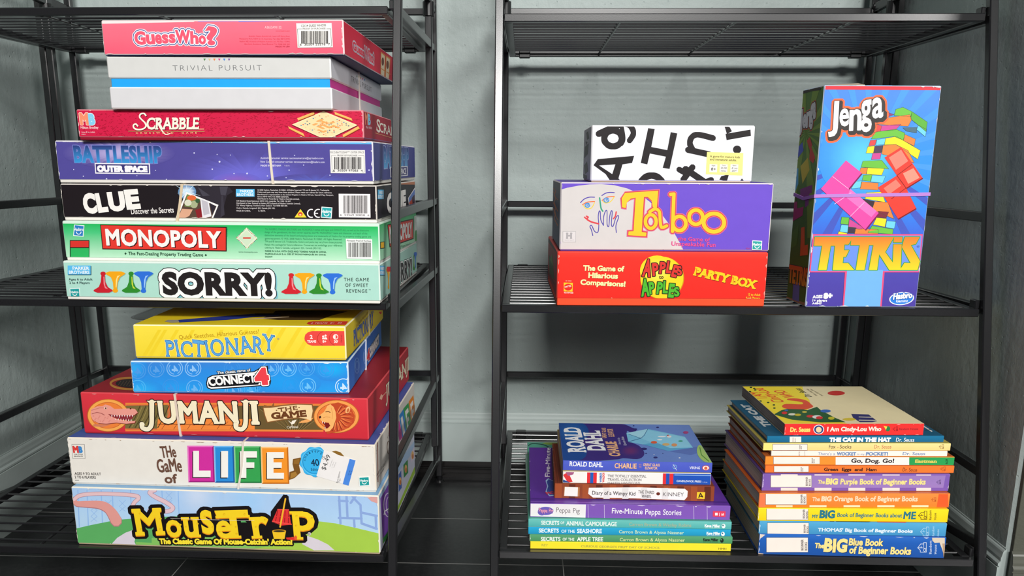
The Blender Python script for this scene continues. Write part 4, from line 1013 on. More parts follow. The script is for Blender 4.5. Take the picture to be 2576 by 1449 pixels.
def tile(x0, y0, x1, y1, c, hi, lo, letter):
    f.lay = 2; k = 2; w_ = x1-x0; h_ = y1-y0; s_ = 3.4
    f.poly([(x0, y0), (x1, y0), (x1+3, y1), (x0+3, y1)], c, k)
    f.poly([(x0, y0), (x1, y0), (x1-s_, y0+s_), (x0+s_, y0+s_)], hi, k+1); f.poly([(x0, y0), (x0+s_, y0+s_), (x0+3+s_, y1-s_), (x0+3, y1)], hi, k+1)
    f.poly([(x0+3, y1), (x0+3+s_, y1-s_), (x1+3-s_, y1-s_), (x1+3, y1)], lo, k+1); f.poly([(x1, y0), (x1+3, y1), (x1+3-s_, y1-s_), (x1-s_, y0+s_)], lo, k+1)
    X = lambda u: x0+2+u*w_; Y = lambda v: y0+v*h_
    sh = {'L': [(.2, .14), (.42, .14), (.42, .68), (.86, .68), (.86, .86), (.2, .86)], 'I': [(.33, .14), (.68, .14), (.68, .86), (.33, .86)],
          'F': [(.2, .14), (.84, .14), (.84, .31), (.44, .31), (.44, .44), (.74, .44), (.74, .59), (.44, .59), (.44, .86), (.2, .86)],
          'E': [(.2, .14), (.82, .14), (.82, .30), (.44, .30), (.44, .42), (.74, .42), (.74, .57), (.44, .57), (.44, .70), (.82, .70), (.82, .86), (.2, .86)]}[letter]
    f.poly([(X(u)-2.2, Y(v)+2.2) for u, v in sh], '#2a2422', k+2); f.poly([(X(u), Y(v)) for u, v in sh], '#f2efe8', k+3)
tile(471, 1121, 537.5, 1213, '#d0309c', '#e878c4', '#9a2078', 'L'); tile(538, 1121.5, 588, 1214, '#2a8ad6', '#78bcf0', '#1c5a9a', 'I')
tile(588.5, 1122, 655.5, 1215, '#36a050', '#7cc88a', '#20703a', 'F'); tile(656, 1124, 725, 1217, '#f2942c', '#f8c078', '#c06a18', 'E')
f.view(*C12); f.lay = 2
f.poly([(468, 470), (472, 395), (515, 380), (500, 320), (505, 275), (575, 260), (600, 300), (560, 330), (575, 400), (520, 450)], '#7a5220', 2); f.poly([(480, 455), (485, 405), (530, 392), (545, 420), (515, 445)], '#a87a34', 3); f.poly([(512, 320), (516, 284), (565, 272), (560, 320)], '#94682a', 3)
f.poly([(865, 205), (900, 198), (945, 212), (980, 250), (930, 240)], '#8a6428', 2)
bad = []
for i in range(48): a = 2*math.pi*i/48; rr = 1+.05*math.sin(a*9); bad.append((708+138*rr*math.cos(a), 298+136*rr*math.sin(a)))
f.poly([(x+4, y+4) for x, y in bad], '#1c7ab0', 3); f.poly(bad, '#38b0e8', 4); f.ring(708, 298, 112, 110, 5, '#1e86c0', 5); f.ring(708, 298, 124, 122, 4, '#7cd0f4', 5)
f.text('40', 676, 338, 748, 336, 62, '#15304a', lay=6, fat=1)
for i, ch in enumerate('Anniversary'):
    a = R(188+i*17); x, y = 708+86*math.cos(a), 298+86*math.sin(a); a2 = a+math.pi/2
    f.text(ch, x-7*math.cos(a2), y-7*math.sin(a2), x+7*math.cos(a2), y+7*math.sin(a2), 24 if ch in 'A' else 18, '#15304a', lay=6, top=(x-7*math.cos(a2)+18*math.cos(a), y-7*math.sin(a2)+18*math.sin(a)))
f.text('Edition', 672, 382, 760, 382, 24, '#15304a', lay=6)
f.poly([(792, 196), (1085, 285), (1020, 520), (722, 432)], '#ece8e6', 8); f.poly([(1030, 272), (1085, 286), (1020, 520), (966, 504)], '#4a86dc', 9)
f.text('$4.49', 805, 380, 855, 245, 40, '#444444', lay=9, top=(765, 365)); f.text('CD', 797, 280, 805, 250, 28, '#444444', lay=9, top=(770, 272))
f.rows([('186760', 850, 345, 872, 280), ('11D1-', 868, 350, 888, 295), ('797-E', 886, 355, 906, 305)], '#555555', 12)
f.text('Boardgames', 920, 495, 945, 390, 14, '#555555', lay=9, top=(905, 490)); f.text('Toys', 938, 495, 948, 455, 14, '#555555', lay=9, top=(923, 490)); f.text('GB', 1018, 425, 1035, 380, 16, '#22385a', lay=10); f.text('$4', 1034, 425, 1050, 382, 14, '#22385a', lay=10)
f.hasbro(1120, 440, 1212, 520, '#1f9a98', tilt=-.06)
f.scuffs(40, 21, '#b89878', 'TTBB', .14); f.scuffs(20, 22, '#f4f0e8', 'LR', .2)
f = F['R'].view(900, 980, 6.04); f.lay = 2
f.text('LIFE', 270, 1060, 300, 800, 22, '#6a3a34', b=.02); f.stroke([(300, 740), (306, 1400)], 14, '#8a5a4c', 1); f.text('AGES 9 TO ADULT', 285, 1320, 425, 1120, 30, '#4a4040', top=(275, 1290)); f.text('2 TO 6 PLAYERS', 290, 1370, 395, 1215, 22, '#4a4040', top=(283, 1350))
f.text('THE', 452, 760, 480, 640, 40, '#6a4a3c', lay=2); f.ring(470, 880, 26, 100, 9, '#6a4a3c', 2)
for q, c, lt in (([(560, 600), (628, 470), (700, 820), (615, 960)], '#c8309a', 'L'), ([(628, 395), (690, 300), (760, 720), (690, 830)], '#2a86d0', 'I'), ([(690, 292), (768, 200), (822, 600), (752, 715)], '#36a050', 'F'), ([(772, 185), (842, 85), (888, 470), (822, 595)], '#ee8c28', 'E')):
    f.poly(q, c, 3)
    B = lambda u, v: (q[0][0]*(1-u)*(1-v)+q[1][0]*u*(1-v)+q[2][0]*u*v+q[3][0]*(1-u)*v, q[0][1]*(1-u)*(1-v)+q[1][1]*u*(1-v)+q[2][1]*u*v+q[3][1]*(1-u)*v)
    f.poly([B(u, v) for u, v in ((.2, .14), (.42, .14), (.42, .86), (.2, .86))], '#eeeae4', 4)
    for v0, v1, u1 in {'L': ((.7, .86, .84),), 'I': ((.14, .86, .62),), 'F': ((.14, .3, .82), (.44, .58, .72)), 'E': ((.14, .3, .8), (.43, .57, .72), (.7, .86, .8))}[lt]: f.poly([B(.2, v0), B(u1, v0), B(u1, v1), B(.2, v1)], '#eeeae4', 4)
f.hasbro(905, 300, 935, 400)
f = F['T']; f.scuffs(30, 31, '#d8d8e4', 'BR', .3)
band(t, 'x', [22.6, 23.3, 23.7, 23.5, 23.4, 23.0, 22.8], .26, '#e0d4c8')
finish_box(t, m)

t, m, F = game_box('red game box with crocodile and lion medallions either side of cream lettering', (-58.24, 98.50, -35.31, -1.9, 38.29, 29.6, 5.72),
    dict(F='#d2323e', R='#bc2030', T='#98222c', K='#d2323e', L='#c02834'), '#d84850', tray='#a82430', lip=.12, group=G2)
f = F['F']; f.vgrad([(0, '#d83844'), (1, '#cc2c38')]); f.view(*C9)
f.poly([(1270, 1100), (2580, 1100), (2580, 1388), (1270, 1388)], '#e8843a', 2); f.poly([(1280, 1118), (2580, 1118), (2580, 1372), (1280, 1372)], '#d86a3c', 3); f.view(*C10); f.poly([(-10, 1100), (860, 1110), (860, 1392), (-10, 1388)], '#e8843a', 2); f.poly([(-10, 1130), (850, 1130), (850, 1372), (-10, 1368)], '#6a5530', 3)
for i in range(9): f.stroke([(560+(i-4)*20, 1370), (560+(i-4)*85, 1150)], 6, '#453a22', 4); f.stroke([(570+(i-4)*20, 1370), (572+(i-4)*88, 1165)], 5, '#8a7444', 4)
f.view(*C9)
f.poly([(1270, 1130), (1700, 1120), (1690, 1360), (1270, 1360)], '#76683a', 4)
for x in (1310, 1370, 1440, 1520, 1600): f.stroke([(x, 1350), (x+60, 1250), (x+110, 1130)], 9, '#4a4224', 5); f.stroke([(x+25, 1345), (x+85, 1250), (x+130, 1140)], 6, '#9c8a50', 5)
f.poly([(1600, 1265), (2580, 1265), (2580, 1370), (1590, 1370)], '#f0883c', 5)
for x in (1640, 1760, 1900, 2040, 2200, 2330): f.stroke([(x, 1365), (x+30, 1320), (x+70, 1325), (x+110, 1290)], 4, '#7a2c1c', 6)
f.stroke([(1600, 1315), (2440, 1328)], 5, '#5a2418', 6); f.ell(2230, 1190, 75, 60, '#f09848', 5)
f.ell(1096, 1226, 212, 166, '#b86828', 6, n=40); f.ell(1096, 1226, 204, 160, '#f4a850', 7, n=40); f.ell(1096, 1226, 172, 134, '#c86430', 8, n=40); f.ell(1096, 1226, 166, 128, '#ec8038', 9, n=40)
croc = [(925, 1165), (985, 1135), (1040, 1132), (1070, 1115), (1120, 1130), (1160, 1160), (1240, 1158), (1320, 1155), (1370, 1160), (1398, 1195), (1360, 1225), (1270, 1225), (1180, 1225), (1100, 1212), (1120, 1235), (1200, 1268), (1300, 1285), (1375, 1280), (1365, 1302), (1280, 1310), (1180, 1300), (1080, 1310), (1000, 1305), (940, 1270), (920, 1220)]
f.poly([(x+5, y+6) for x, y in croc], '#7a2c20', 10); f.poly(croc, '#e89a8c', 11)
f.poly([(1100, 1214), (1180, 1226), (1270, 1228), (1360, 1226), (1340, 1262), (1300, 1280), (1200, 1264), (1125, 1236)], '#8a2c34', 12)
f.stroke([(935, 1210), (985, 1195), (1030, 1205), (1060, 1222)], 7, '#a05450', 12); f.stroke([(930, 1175), (1010, 1150), (1090, 1150)], 6, '#c07468', 12); f.ell(1072, 1152, 17, 10, '#f4d8c0', 12); f.ell(1074, 1153, 8, 8, '#5a1818', 13)
for i in range(9): x = 1130+i*26; f.poly([(x, 1222), (x+12, 1223), (x+6, 1243 if i % 3 else 1256)], '#f8ece4', 13)
for i in range(7): x = 1170+i*26; f.poly([(x, 1270+i*2), (x+11, 1272+i*2), (x+6, 1252+i)], '#f8ece4', 13)
for i in range(16): f.ell(950+(i*47) % 180, 1232+(i*29) % 65, 8, 5, '#d88478', 12, n=7)
f.stroke([(960, 1325), (1040, 1330), (1110, 1310)], 26, '#d07c5c', 10)
f.ell(1325, 1158, 9, 6, '#5a1818', 13)
cr_ = '#f3e7c6'; ol = [(9, '#241812')]
f.lay = 14
f.text('UMAN', 1618, 1296, 2412, 1300, 218, cr_, b=.035, fat=2, serif=.015, sp=.05, lines=ol, lay=14)
for x0 in (1540, 2490):
    P_ = [(x0, 1090), (x0, 1200), (x0-4, 1320), (x0-40, 1365), (x0-95, 1350), (x0-105, 1310)]
    f.stroke(P_, 72, '#241812', 14, smooth=5, taper=(1, .75)); f.stroke(P_, 54, cr_, 15, smooth=5, taper=(1, .72)); f.poly([(x0-62, 1068), (x0+62, 1072), (x0+40, 1100), (x0-40, 1100)], '#241812', 14); f.poly([(x0-52, 1077), (x0+52, 1080), (x0+32, 1096), (x0-30, 1096)], cr_, 15); f.ell(x0-98, 1318, 26, 26, cr_, 15)
f.view(*C10); f.text('I', 142, 1302, 208, 1302, 215, cr_, b=.03, fat=10, serif=.05, lines=ol, lay=14)
f.poly([(245, 1150), (262, 1120), (330, 1140), (360, 1095), (362, 1130), (450, 1120), (600, 1108), (750, 1112), (768, 1180), (745, 1290), (690, 1270), (600, 1255), (450, 1275), (290, 1302), (262, 1230)], '#8a5a30', 6); f.poly([(255, 1152), (330, 1150), (450, 1132), (600, 1118), (742, 1122), (752, 1180), (735, 1278), (690, 1262), (600, 1246), (450, 1264), (296, 1292), (272, 1225)], '#f2d4a0', 7)
f.text('·THE·', 385, 1195, 625, 1165, 40, '#6a3c1e', serif=.05, fat=1.5, lay=8, sp=.05); f.text('GAME', 340, 1262, 690, 1235, 62, '#6a3c1e', serif=.05, fat=4, lay=8, b=.02)
f.poly([(500, 1275), (535, 1300), (545, 1280), (590, 1270), (565, 1310), (540, 1318)], '#f4ead8', 6); f.stroke([(540, 1316), (545, 1335), (525, 1337)], 4, '#f4ead8', 6); f.text('Cardinal', 492, 1358, 605, 1352, 22, '#f4ead8', lay=6, b=.01)
f.poly([(610, 1305), (640, 1280), (760, 1250), (730, 1285), (690, 1300)], '#f0a860', 6)
f.ell(992, 1238, 232, 168, '#b86828', 6, n=40); f.ell(992, 1238, 224, 162, '#f4a050', 7, n=40); f.ell(992, 1238, 195, 136, '#b85a2c', 8, n=40); f.ell(992, 1238, 189, 130, '#ea7c3a', 9, n=40)
f.poly([(940, 1110), (1010, 1095), (1090, 1120), (1150, 1170), (1178, 1230), (1170, 1300), (1120, 1350), (1040, 1385), (960, 1400), (900, 1415), (880, 1380), (960, 1330), (985, 1250), (950, 1180)], '#c24a28', 10)
for i in range(26):
    a = R(-75+i*7.0); r0, r1 = 58, 150+12*math.sin(i*2.3); f.stroke([(985+r0*math.cos(a), 1250+r0*math.sin(a)*.9), (992+r1*.8*math.cos(a+.12), 1250+r1*.85*math.sin(a+.12)), (1000+r1*math.cos(a+.2), 1250+r1*.8*math.sin(a+.2))], 9, ('#f08a4a', '#8a2c1c', '#e2683a')[i % 3], 11, smooth=3, taper=(1, .3))
face_ = [(930, 1112), (965, 1140), (985, 1190), (992, 1250), (975, 1300), (960, 1345), (925, 1385), (880, 1390), (868, 1360), (905, 1355), (930, 1330), (915, 1300), (880, 1295), (845, 1285), (825, 1262), (812, 1240), (835, 1215), (868, 1190), (885, 1160), (900, 1130)]
f.poly(face_, '#f4b46a', 12); f.poly([(842, 1288), (880, 1297), (915, 1302), (930, 1330), (905, 1356), (868, 1360), (880, 1330)], '#7a1c1c', 13)
f.poly([(812, 1238), (835, 1228), (840, 1250), (822, 1258)], '#3a1a14', 13); f.stroke([(885, 1190), (910, 1186), (930, 1195)], 7, '#4a2014', 13); f.poly([(848, 1286), (858, 1289), (852, 1310)], '#f8ece0', 14); f.poly([(868, 1292), (878, 1295), (872, 1312)], '#f8ece0', 14); f.poly([(872, 1358), (884, 1356), (880, 1338)], '#f8ece0', 14)
f.ell(1108, 1170, 22, 36, '#f4b878', 12, rot=20); f.ell(1110, 1175, 11, 22, '#c86838', 13, rot=20); f.stroke([(860, 1250), (890, 1240), (930, 1245)], 4, '#c07838', 13); f.stroke([(940, 1150), (955, 1200), (950, 1260)], 4, '#d08a48', 13)
f.scuffs(10, 9, '#e8b8b0', 'BT', .2)
f = F['R'].view(*C10)
f.text('JUMANJI', 1490, 1085, 1725, 760, 150, cr_, fat=3, b=.01, serif=.04, lines=[(5, '#4a1418')], top=(1483, 935)); f.poly([(1425, 1060), (1442, 1010), (1462, 1030), (1450, 1070)], '#e8a890', 2); f.stroke([(1450, 1040), (1500, 985)], 6, '#e8c0a0', 2); f.stroke([(1640, 800), (1690, 765)], 6, '#e8d8c0', 2)
f = F['T'].view(*C9)
f.ring(1330, 905, 210, 58, 22, '#c8883c', 1, n=30); f.ell(1345, 905, 175, 46, '#2a2220', 2)
for i in range(8): f.stroke([(1190+i*30, 930), (1225+i*30, 880)], 6, '#5a4838', 3)
band(t, 'x', [13.2, 13.0, 12.85, 12.9, 13, 13.1, 13.1], .3, '#dcc8b8')
finish_box(t, m)

t, m, F = game_box('sky blue game box with faint ring pattern and a red digit in its logo', (-51.0, 98.2, -29.58, 1.6, 28.3, 28.4, 4.36),
    dict(F='#2090e2', R='#2a6cc8', T='#3a78c8', K='#2090e2', L='#2090e2'), '#cfe2f2', tray='#1a60b0', lip=.12, group=G2)
f = F['F']; f.vgrad([(0, '#3a84d8'), (.25, '#2c8ae0'), (.6, '#2a90e6'), (1, '#24a0ee')]); f.view(*C9)
f.glow(1400, 980, 270, 130, '#2cb0f4', '#2a90e4', 1); f.glow(1350, 760, 150, 130, '#30a8f0', '#2c8ae0', 1); f.view(*C10); f.glow(950, 760, 230, 120, '#18aef2', '#2c8ae0', 1); f.glow(420, 900, 420, 150, '#1f9cee', '#2a90e4', 1); f.glow(110, 920, 180, 120, '#18a8f0', '#2a90e4', 1)
def four(x, y, c, r=80):
    f.ring(x, y, r, r*.98, 9, c, 2, n=22); f.ring(x, y, r*.74, r*.72, 8, c, 2, a0=-50, a1=60, n=10); f.ring(x, y, r*.74, r*.72, 8, c, 2, a0=100, a1=215, n=10)
    f.text('4', x-r*.36, y-r*.42, x-r*.36, y+r*.42, r*.75, c, b=.03, lay=2, top=(x+r*.45, y-r*.42))
for x, y, c in ((330, 752, '#6cb4f0'), (505, 752, '#6cbcf4'), (690, 748, '#4aa4ec'), (885, 760, '#3a9aea'), (702, 930, '#6cc0f4'), (1062, 935, '#c8e4fa'), (140, 935, '#3ca0ec'), (530, 930, '#2c98ea')): four(x, y, c)
f.view(*C9)
for x, y, c in ((1770, 752, '#86bcf0'), (1955, 752, '#8cc0f2'), (1582, 760, '#5aa0e6'), (1395, 775, '#4a9ae6'), (1970, 950, '#6cb4f0'), (2360, 985, '#6cb4f2'), (1730, 940, '#3a94e6'), (1395, 950, '#4ab4f2'), (2350, 755, '#3a90e2'), (2530, 960, '#4ab0f0')): four(x, y, c)
f.view(0, 0, 1); f.lay = 4
PL = [(521, 964), (524, 951), (536, 945), (640, 936), (660, 924), (672, 922), (674, 945), (680, 958), (678, 966), (664, 968), (640, 970), (532, 978), (523, 974)]
f.stroke(PL, 5, '#121418', 4, closed=True); f.poly(PL, '#f2f4f4', 5); f.poly([(524, 963), (526, 953), (536, 948), (642, 939), (660, 945), (650, 967), (532, 974), (525, 971)], '#141418', 6)
f.text('CONNECT', 527, 970, 644, 960, 21, '#f6f6f4', b=.035, fat=.3, lay=7); f.text('4', 645, 966, 677, 963, 38, '#e8404a', b=.05, fat=2.2, lines=[(4.2, '#141418'), (2.6, '#f6f6f4')], lay=7)
f.text('The classic game of', 547, 941, 631, 933.5, 7, '#f6f8fa', b=.02, lines=[(1.3, '#1a2a3a')], lay=7)
f.scuffs(26, 6, '#eaf2f8', 'TBLRR', .2)
f = F['R'].view(860, 780, 6.59); f.vgrad([(0, '#2c64c0'), (1, '#2a80d8')])
for x, y, rx, ry, c in ((248, 920, 38, 128, '#7aacec'), (385, 770, 30, 120, '#8cb8f0'), (712, 440, 26, 112, '#8cb4f0'), (668, 740, 22, 100, '#7aacec'), (775, 590, 18, 80, '#7aacec'), (340, 1060, 22, 70, '#5a9ae6')):
    f.ring(x, y, rx, ry, 9, c, 2); f.ring(x, y, rx*.6, ry*.6, 7, c, 2)
f.text('CONNECT', 462, 780, 612, 540, 120, '#f4f4f2', b=.04, fat=4, lines=[(20, '#101014'), (12, '#f2f2f0'), (5, '#101014')], top=(455, 640), lay=3); f.text('4', 412, 870, 460, 800, 190, '#e04048', b=.05, fat=4, lines=[(14, '#f2f2f0')], top=(405, 690), lay=6)
band(t, 'y', [13.2, 13.4, 13.4, 13.5, 13.0, 12.8, 13], .3, '#e8e8e8')
finish_box(t, m)

t, m, F = game_box('yellow game box with jumbled blue lettering, on top of the lower left pile', (-50.54, 98.87, -25.03, .2, 27.65, 27.6, 4.5),
    dict(F='#f4dc3c', R='#e2c824', T='#ecd024', K='#f4dc3c', L='#f4dc3c'), '#f4ecc0', tray='#d8b820', lip=.12, group=G2)
f = F['F']; f.vgrad([(0, '#f8e048'), (1, '#f2d634')]); f.view(*C9)
for x in (1420, 1480, 1600, 1760, 2050, 2300): f.poly([(x, 660), (x+180, 360), (x+215, 360), (x+40, 660)], '#f0d230', 1)
f.view(*C10)
for x in (130, 260, 420, 560): f.poly([(x, 640), (x+180, 340), (x+225, 340), (x+50, 640)], '#f0d230', 1)
f.view(0, 0, 1)
f.text('Quick Sketches, Hilarious Guesses!', 451, 853.5, 652, 838.5, 10.5, '#b88a14', jit=.08, seed=2)
f.lay = 2
f.text('PICTIONARY', 421, 900, 694, 885, 42, '#58a6e2', b=-.005, fat=.0, serif=.04, sp=.04, lines=[(2.2, '#f8f0c0'), (1.1, '#1f4f88')], jit=.6, seed=13)
f.text('®', 698, 855, 703, 855, 5, '#3a6a9a')
f.view(*C10)
pill = [(745, 374), (1076, 374), (1080, 522), (745, 522), (700, 505), (672, 470), (668, 445), (676, 410), (705, 384)]
f.poly(pill, '#ea4a44', 3); f.ring(880, 447, 80, 73, 5, '#b83028', 4, a0=110, a1=250); f.ring(1000, 447, 80, 73, 5, '#b83028', 4, a0=110, a1=250)
f.text('2', 724, 450, 752, 450, 38, '#fbeae2', b=.04, lay=4); f.text('TEAMS', 697, 490, 788, 490, 24, '#fbeae2', b=.04, lay=4)
f.ell(858, 428, 11, 11, '#fbeae2', 4); f.ell(882, 420, 11, 11, '#fbeae2', 4); f.poly([(846, 455), (850, 440), (868, 440), (880, 434), (896, 440), (900, 458)], '#fbeae2', 4); f.text('8+', 852, 490, 890, 490, 24, '#fbeae2', b=.04, lay=4)
f.ell(984, 432, 27, 27, '#fbeae2', 4); f.poly([(984, 412), (1000, 420), (1004, 432), (1000, 446), (984, 452)], '#ea4a44', 5); f.text("30'", 968, 492, 1010, 492, 26, '#fbeae2', b=.04, lay=4); f.text('DKD47', 1050, 488, 1052, 410, 14, '#8a2820', lay=4, top=(1036, 488))
f = F['R'].view(860, 780, 6.59)
f.text('PICTIONARY', 200, 605, 525, 240, 200, '#4a6ab8', fat=2, serif=.04, lines=[(8, '#f0e090'), (5, '#1c3470')], jit=.35, seed=13, top=(190, 350)); f.text('Quick Sketches, Hilarious Guesses!', 232, 300, 445, 40, 45, '#a07c14', top=(228, 245)); f.poly([(610, 30), (660, 25), (655, 60), (635, 70)], '#d83030', 2)
f = F['T'].view(*C10)
f.poly([(375, 168), (900, 165), (1110, 176), (950, 215), (820, 262), (400, 262), (230, 250), (350, 195)], '#4a3820', 1); f.poly([(690, 300), (710, 282), (760, 276), (1110, 276), (1085, 312), (720, 310)], '#d83a30', 2)
f.text('2 TEAMS  8+  30', 730, 302, 1040, 300, 14, '#f4d8c8', lay=3); f.view(*C9)
f.poly([(1800, 262), (2300, 220), (2580, 198), (2800, 200), (2830, 222), (2580, 232), (2300, 262), (1810, 288)], '#2c3c94', 2); f.poly([(1665, 278), (1700, 262), (1805, 262), (1815, 286), (1740, 292)], '#a8a090', 3); f.poly([(2580, 196), (2820, 195), (2850, 215), (2580, 216)], '#1a2050', 3); f.poly([(2500, 252), (2930, 222), (2925, 236), (2540, 258)], '#d8c0a0', 3)
band(t, 'y', [16.6, 16.2, 15.9, 15.7, 15.2, 15.6, 16.2], .28, '#ece4b0')
finish_box(t, m)

# ---------- right rack, middle shelf
t, m, F = game_box('red party game box with a yellow ball logo, bottom of the pile of three', (4.19, 100.9, -17.87, 1.4, 26.8, 22.0, 6.96),
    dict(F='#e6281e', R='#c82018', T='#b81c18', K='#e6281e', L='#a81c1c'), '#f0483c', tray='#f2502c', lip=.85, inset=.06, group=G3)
f = F['F']; f.vgrad([(0, '#ee3a2c'), (.12, '#ea2e22'), (1, '#e4261c')]); f.view(*C7)
ly = '#f4eca8'
f.text('The Game of', 632, 1115, 920, 1121, 37, ly, b=.045, drop=(2, 2, '#8a1410')); f.lay = 1; f.text('Hilarious', 668, 1166, 876, 1172, 37, ly, b=.045, drop=(2, 2, '#8a1410')); f.lay = 1; f.text('Comparisons!', 612, 1213, 928, 1228, 37, ly, b=.045, drop=(2, 2, '#8a1410'))
f.lay = 1; f.ell(1186, 1168, 154, 150, '#c89010', 1, n=40); f.ell(1184, 1166, 150, 147, '#f8d020', 2, n=40); f.glow(1150, 1120, 120, 110, '#fbe45a', '#f8d020', 3)
def chunky(word, pts, col, edge):
    for (ch, x, y, w_, h_, tl) in pts:
        for fat, c, l in ((7, edge, 5), (.8, col, 6)): f.text(ch, x, y, x+w_*math.cos(R(tl)), y+w_*math.sin(R(tl)), h_, c, b=.04, fat=fat, lay=l)
chunky('APPLES', (('A', 1045, 1150, 58, 118, 6), ('P', 1120, 1150, 42, 84, -6), ('P', 1165, 1132, 40, 78, 4), ('L', 1212, 1128, 36, 80, 6), ('E', 1248, 1152, 36, 82, 14), ('S', 1292, 1148, 34, 62, -8)), '#d4342c', '#2c1410')
chunky('APPLES', (('A', 1040, 1292, 58, 118, -4), ('P', 1098, 1278, 38, 80, -8), ('P', 1146, 1275, 38, 80, 4), ('L', 1190, 1270, 34, 82, 2), ('E', 1228, 1298, 38, 92, 4), ('S', 1272, 1295, 36, 62, -8)), '#4cb02c', '#1c2c10')
f.text('to', 1164, 1174, 1196, 1172, 22, '#3a2410', b=.03, lay=5)
f.text('PARTY BOX', 1405, 1146, 1838, 1243, 58, '#f4c81c', b=.02, fat=3, serif=.05, jit=.12, drop=(4, 4, '#8a1410'), lay=2, top=(1420, 1092))
for x, y, w_ in ((1432, 1118, 3), (1500, 1135, 3), (1560, 1150, 3), (1690, 1180, 3), (1752, 1192, 3)): f.stroke([(x-3, y-20), (x-8, y+28)], w_, '#e6281e', 6)
f.rows([('12 to Adult', 1785, 1290, 1873, 1294), ('4-10 Players', 1770, 1313, 1870, 1317), ('Less than 30 Minutes', 1700, 1334, 1866, 1340)], '#f0b428', 16, b=.03)
f.poly([(496, 1200), (560, 1202), (558, 1264), (496, 1262)], '#f4c428', 2); f.ell(527, 1232, 29, 24, '#e02820', 3); f.text('MATTEL', 504, 1237, 550, 1228, 11, '#f6e8d8', b=.03, lay=4); f.text('GAMES', 498, 1275, 563, 1277, 10, '#f6e8d8', b=.03, sp=.1, lay=2); f.text('B1388', 510, 1192, 550, 1193, 8, '#f2b8a0', lay=2)
f.scuffs(14, 3, '#f6c8b8', 'BRL', .2); f.poly([(1868, 1378), (1900, 1340), (1912, 1380)], '#e8d8d0', 2)
f = F['L'].view(*C7); f.poly([(392, 1000), (420, 1060), (430, 1180), (398, 1150)], '#3a5a1c', 1); f.poly([(400, 1040), (415, 1000), (425, 1090)], '#6a8a24', 2); f.stroke([(385, 1120), (430, 1210)], 10, '#7a1414', 1); f.poly([(380, 880), (440, 960), (440, 985), (380, 905)], '#4a1418', 1)
tm = [c for c in t.root.children if c.name.startswith('tray')][0]
finish_box(t, m)

t, m, F = game_box('purple and cream game box with a line-drawn face, middle of the pile of three', (4.45, 101.7, -10.94, 1.2, 26.79, 17.0, 8.66),
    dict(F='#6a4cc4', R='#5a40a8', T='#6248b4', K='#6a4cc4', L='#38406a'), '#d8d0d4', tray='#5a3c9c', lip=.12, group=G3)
f = F['F']; f.fill('#6c4ec6'); f.view(*C7)
f.poly([(440, 560), (520, 536), (600, 521), (680, 512), (760, 510), (850, 518), (940, 540), (1020, 575), (1100, 635), (1170, 705), (1230, 785), (1280, 870), (1315, 930), (1352, 1010), (440, 1010)], '#d0cac8', 1)
f.lay = 2
st = lambda pts, w_, c: f.stroke(pts, w_, c, 2, smooth=4)
st([(614, 640), (640, 615), (675, 602), (712, 602)], 7, '#5a4aa8'); st([(764, 590), (790, 574), (820, 568), (850, 570)], 7, '#5a4aa8')
st([(628, 655), (660, 637), (712, 632)], 7, '#e8703c'); st([(765, 625), (800, 602), (850, 596)], 7, '#e8703c')
st([(634, 660), (655, 682), (690, 678), (712, 640)], 6, '#ecc83c'); st([(770, 630), (790, 643), (825, 632), (850, 600)], 6, '#ecc83c')
f.ring(662, 658, 16, 14, 7, '#3c8ad0', 3, a0=0, a1=330); f.ring(664, 656, 6, 5, 5, '#3c8ad0', 3); f.ring(795, 622, 17, 15, 7, '#3c8ad0', 3, a0=0, a1=330); f.ring(798, 620, 6, 5, 5, '#3c8ad0', 3)
st([(748, 607), (752, 640), (758, 680), (770, 700)], 10, '#2f9a78'); st([(642, 742), (656, 752), (668, 742), (655, 735)], 10, '#d84048'); st([(660, 758), (690, 775), (740, 788)], 11, '#d84048'); st([(845, 752), (858, 735), (864, 705)], 10, '#d84048')
st([(700, 870), (690, 830), (680, 808), (692, 800), (712, 840), (735, 848), (742, 800), (738, 740), (744, 702), (752, 705), (756, 760), (775, 800)], 6, '#4a40a0'); st([(775, 800), (776, 740), (790, 698), (800, 705), (800, 790), (812, 805), (818, 740), (828, 700), (836, 708), (830, 790), (842, 805), (860, 750), (876, 730), (880, 745), (862, 800), (865, 850)], 6, '#4a40a0')
f.rect4(488, 840, 582, 918, '#b8b4b4', 2); f.rect4(492, 844, 578, 914, '#d8d2d2', 3); f.text('H', 515, 890, 552, 890, 36, '#a8a4a6', fat=4, serif=.03, lay=4); f.text('GAME NIGHT', 502, 906, 568, 906, 7, '#a8a4a6', lay=4)
yl, ol = '#f8c42c', [(9, '#d8506c'), (4, '#c83c4c')]
for l, c, w_ in ((5, '#e0688c', 11), (6, '#c8404c', 6), (7, yl, 0)):
    f.poly([(905-w_*.6, 672+w_), (902-w_, 610), (925, 572-w_), (1158+w_, 556-w_), (1148+w_, 680+w_), (1120-w_, 672+w_), (1112, 625+w_), (1085, 600+w_), (1058+w_, 600+w_), (1042+w_, 845-w_), (1076+w_, 850-w_), (1072+w_, 876+w_), (948-w_, 868+w_), (950-w_, 842-w_), (985-w_, 840-w_), (1000-w_, 605+w_), (965, 612+w_), (938, 640), (930+w_*.6, 678+w_)], c, l)
    f.ring(1106, 772, 38, 48, 24+2*w_, c, l); f.stroke([(1098, 706), (1135, 684), (1166, 704), (1172, 770), (1182, 814), (1218, 802)], 22+2*w_, c, l, smooth=4)
    f.stroke([(1246, 582), (1268, 580), (1258, 840)], 26+2*w_, c, l); f.ring(1306, 786, 46, 50, 26+2*w_, c, l)
    f.ring(1422, 742, 48, 50, 26+2*w_, c, l); f.ring(1548, 780, 72, 64, 28+2*w_, c, l)
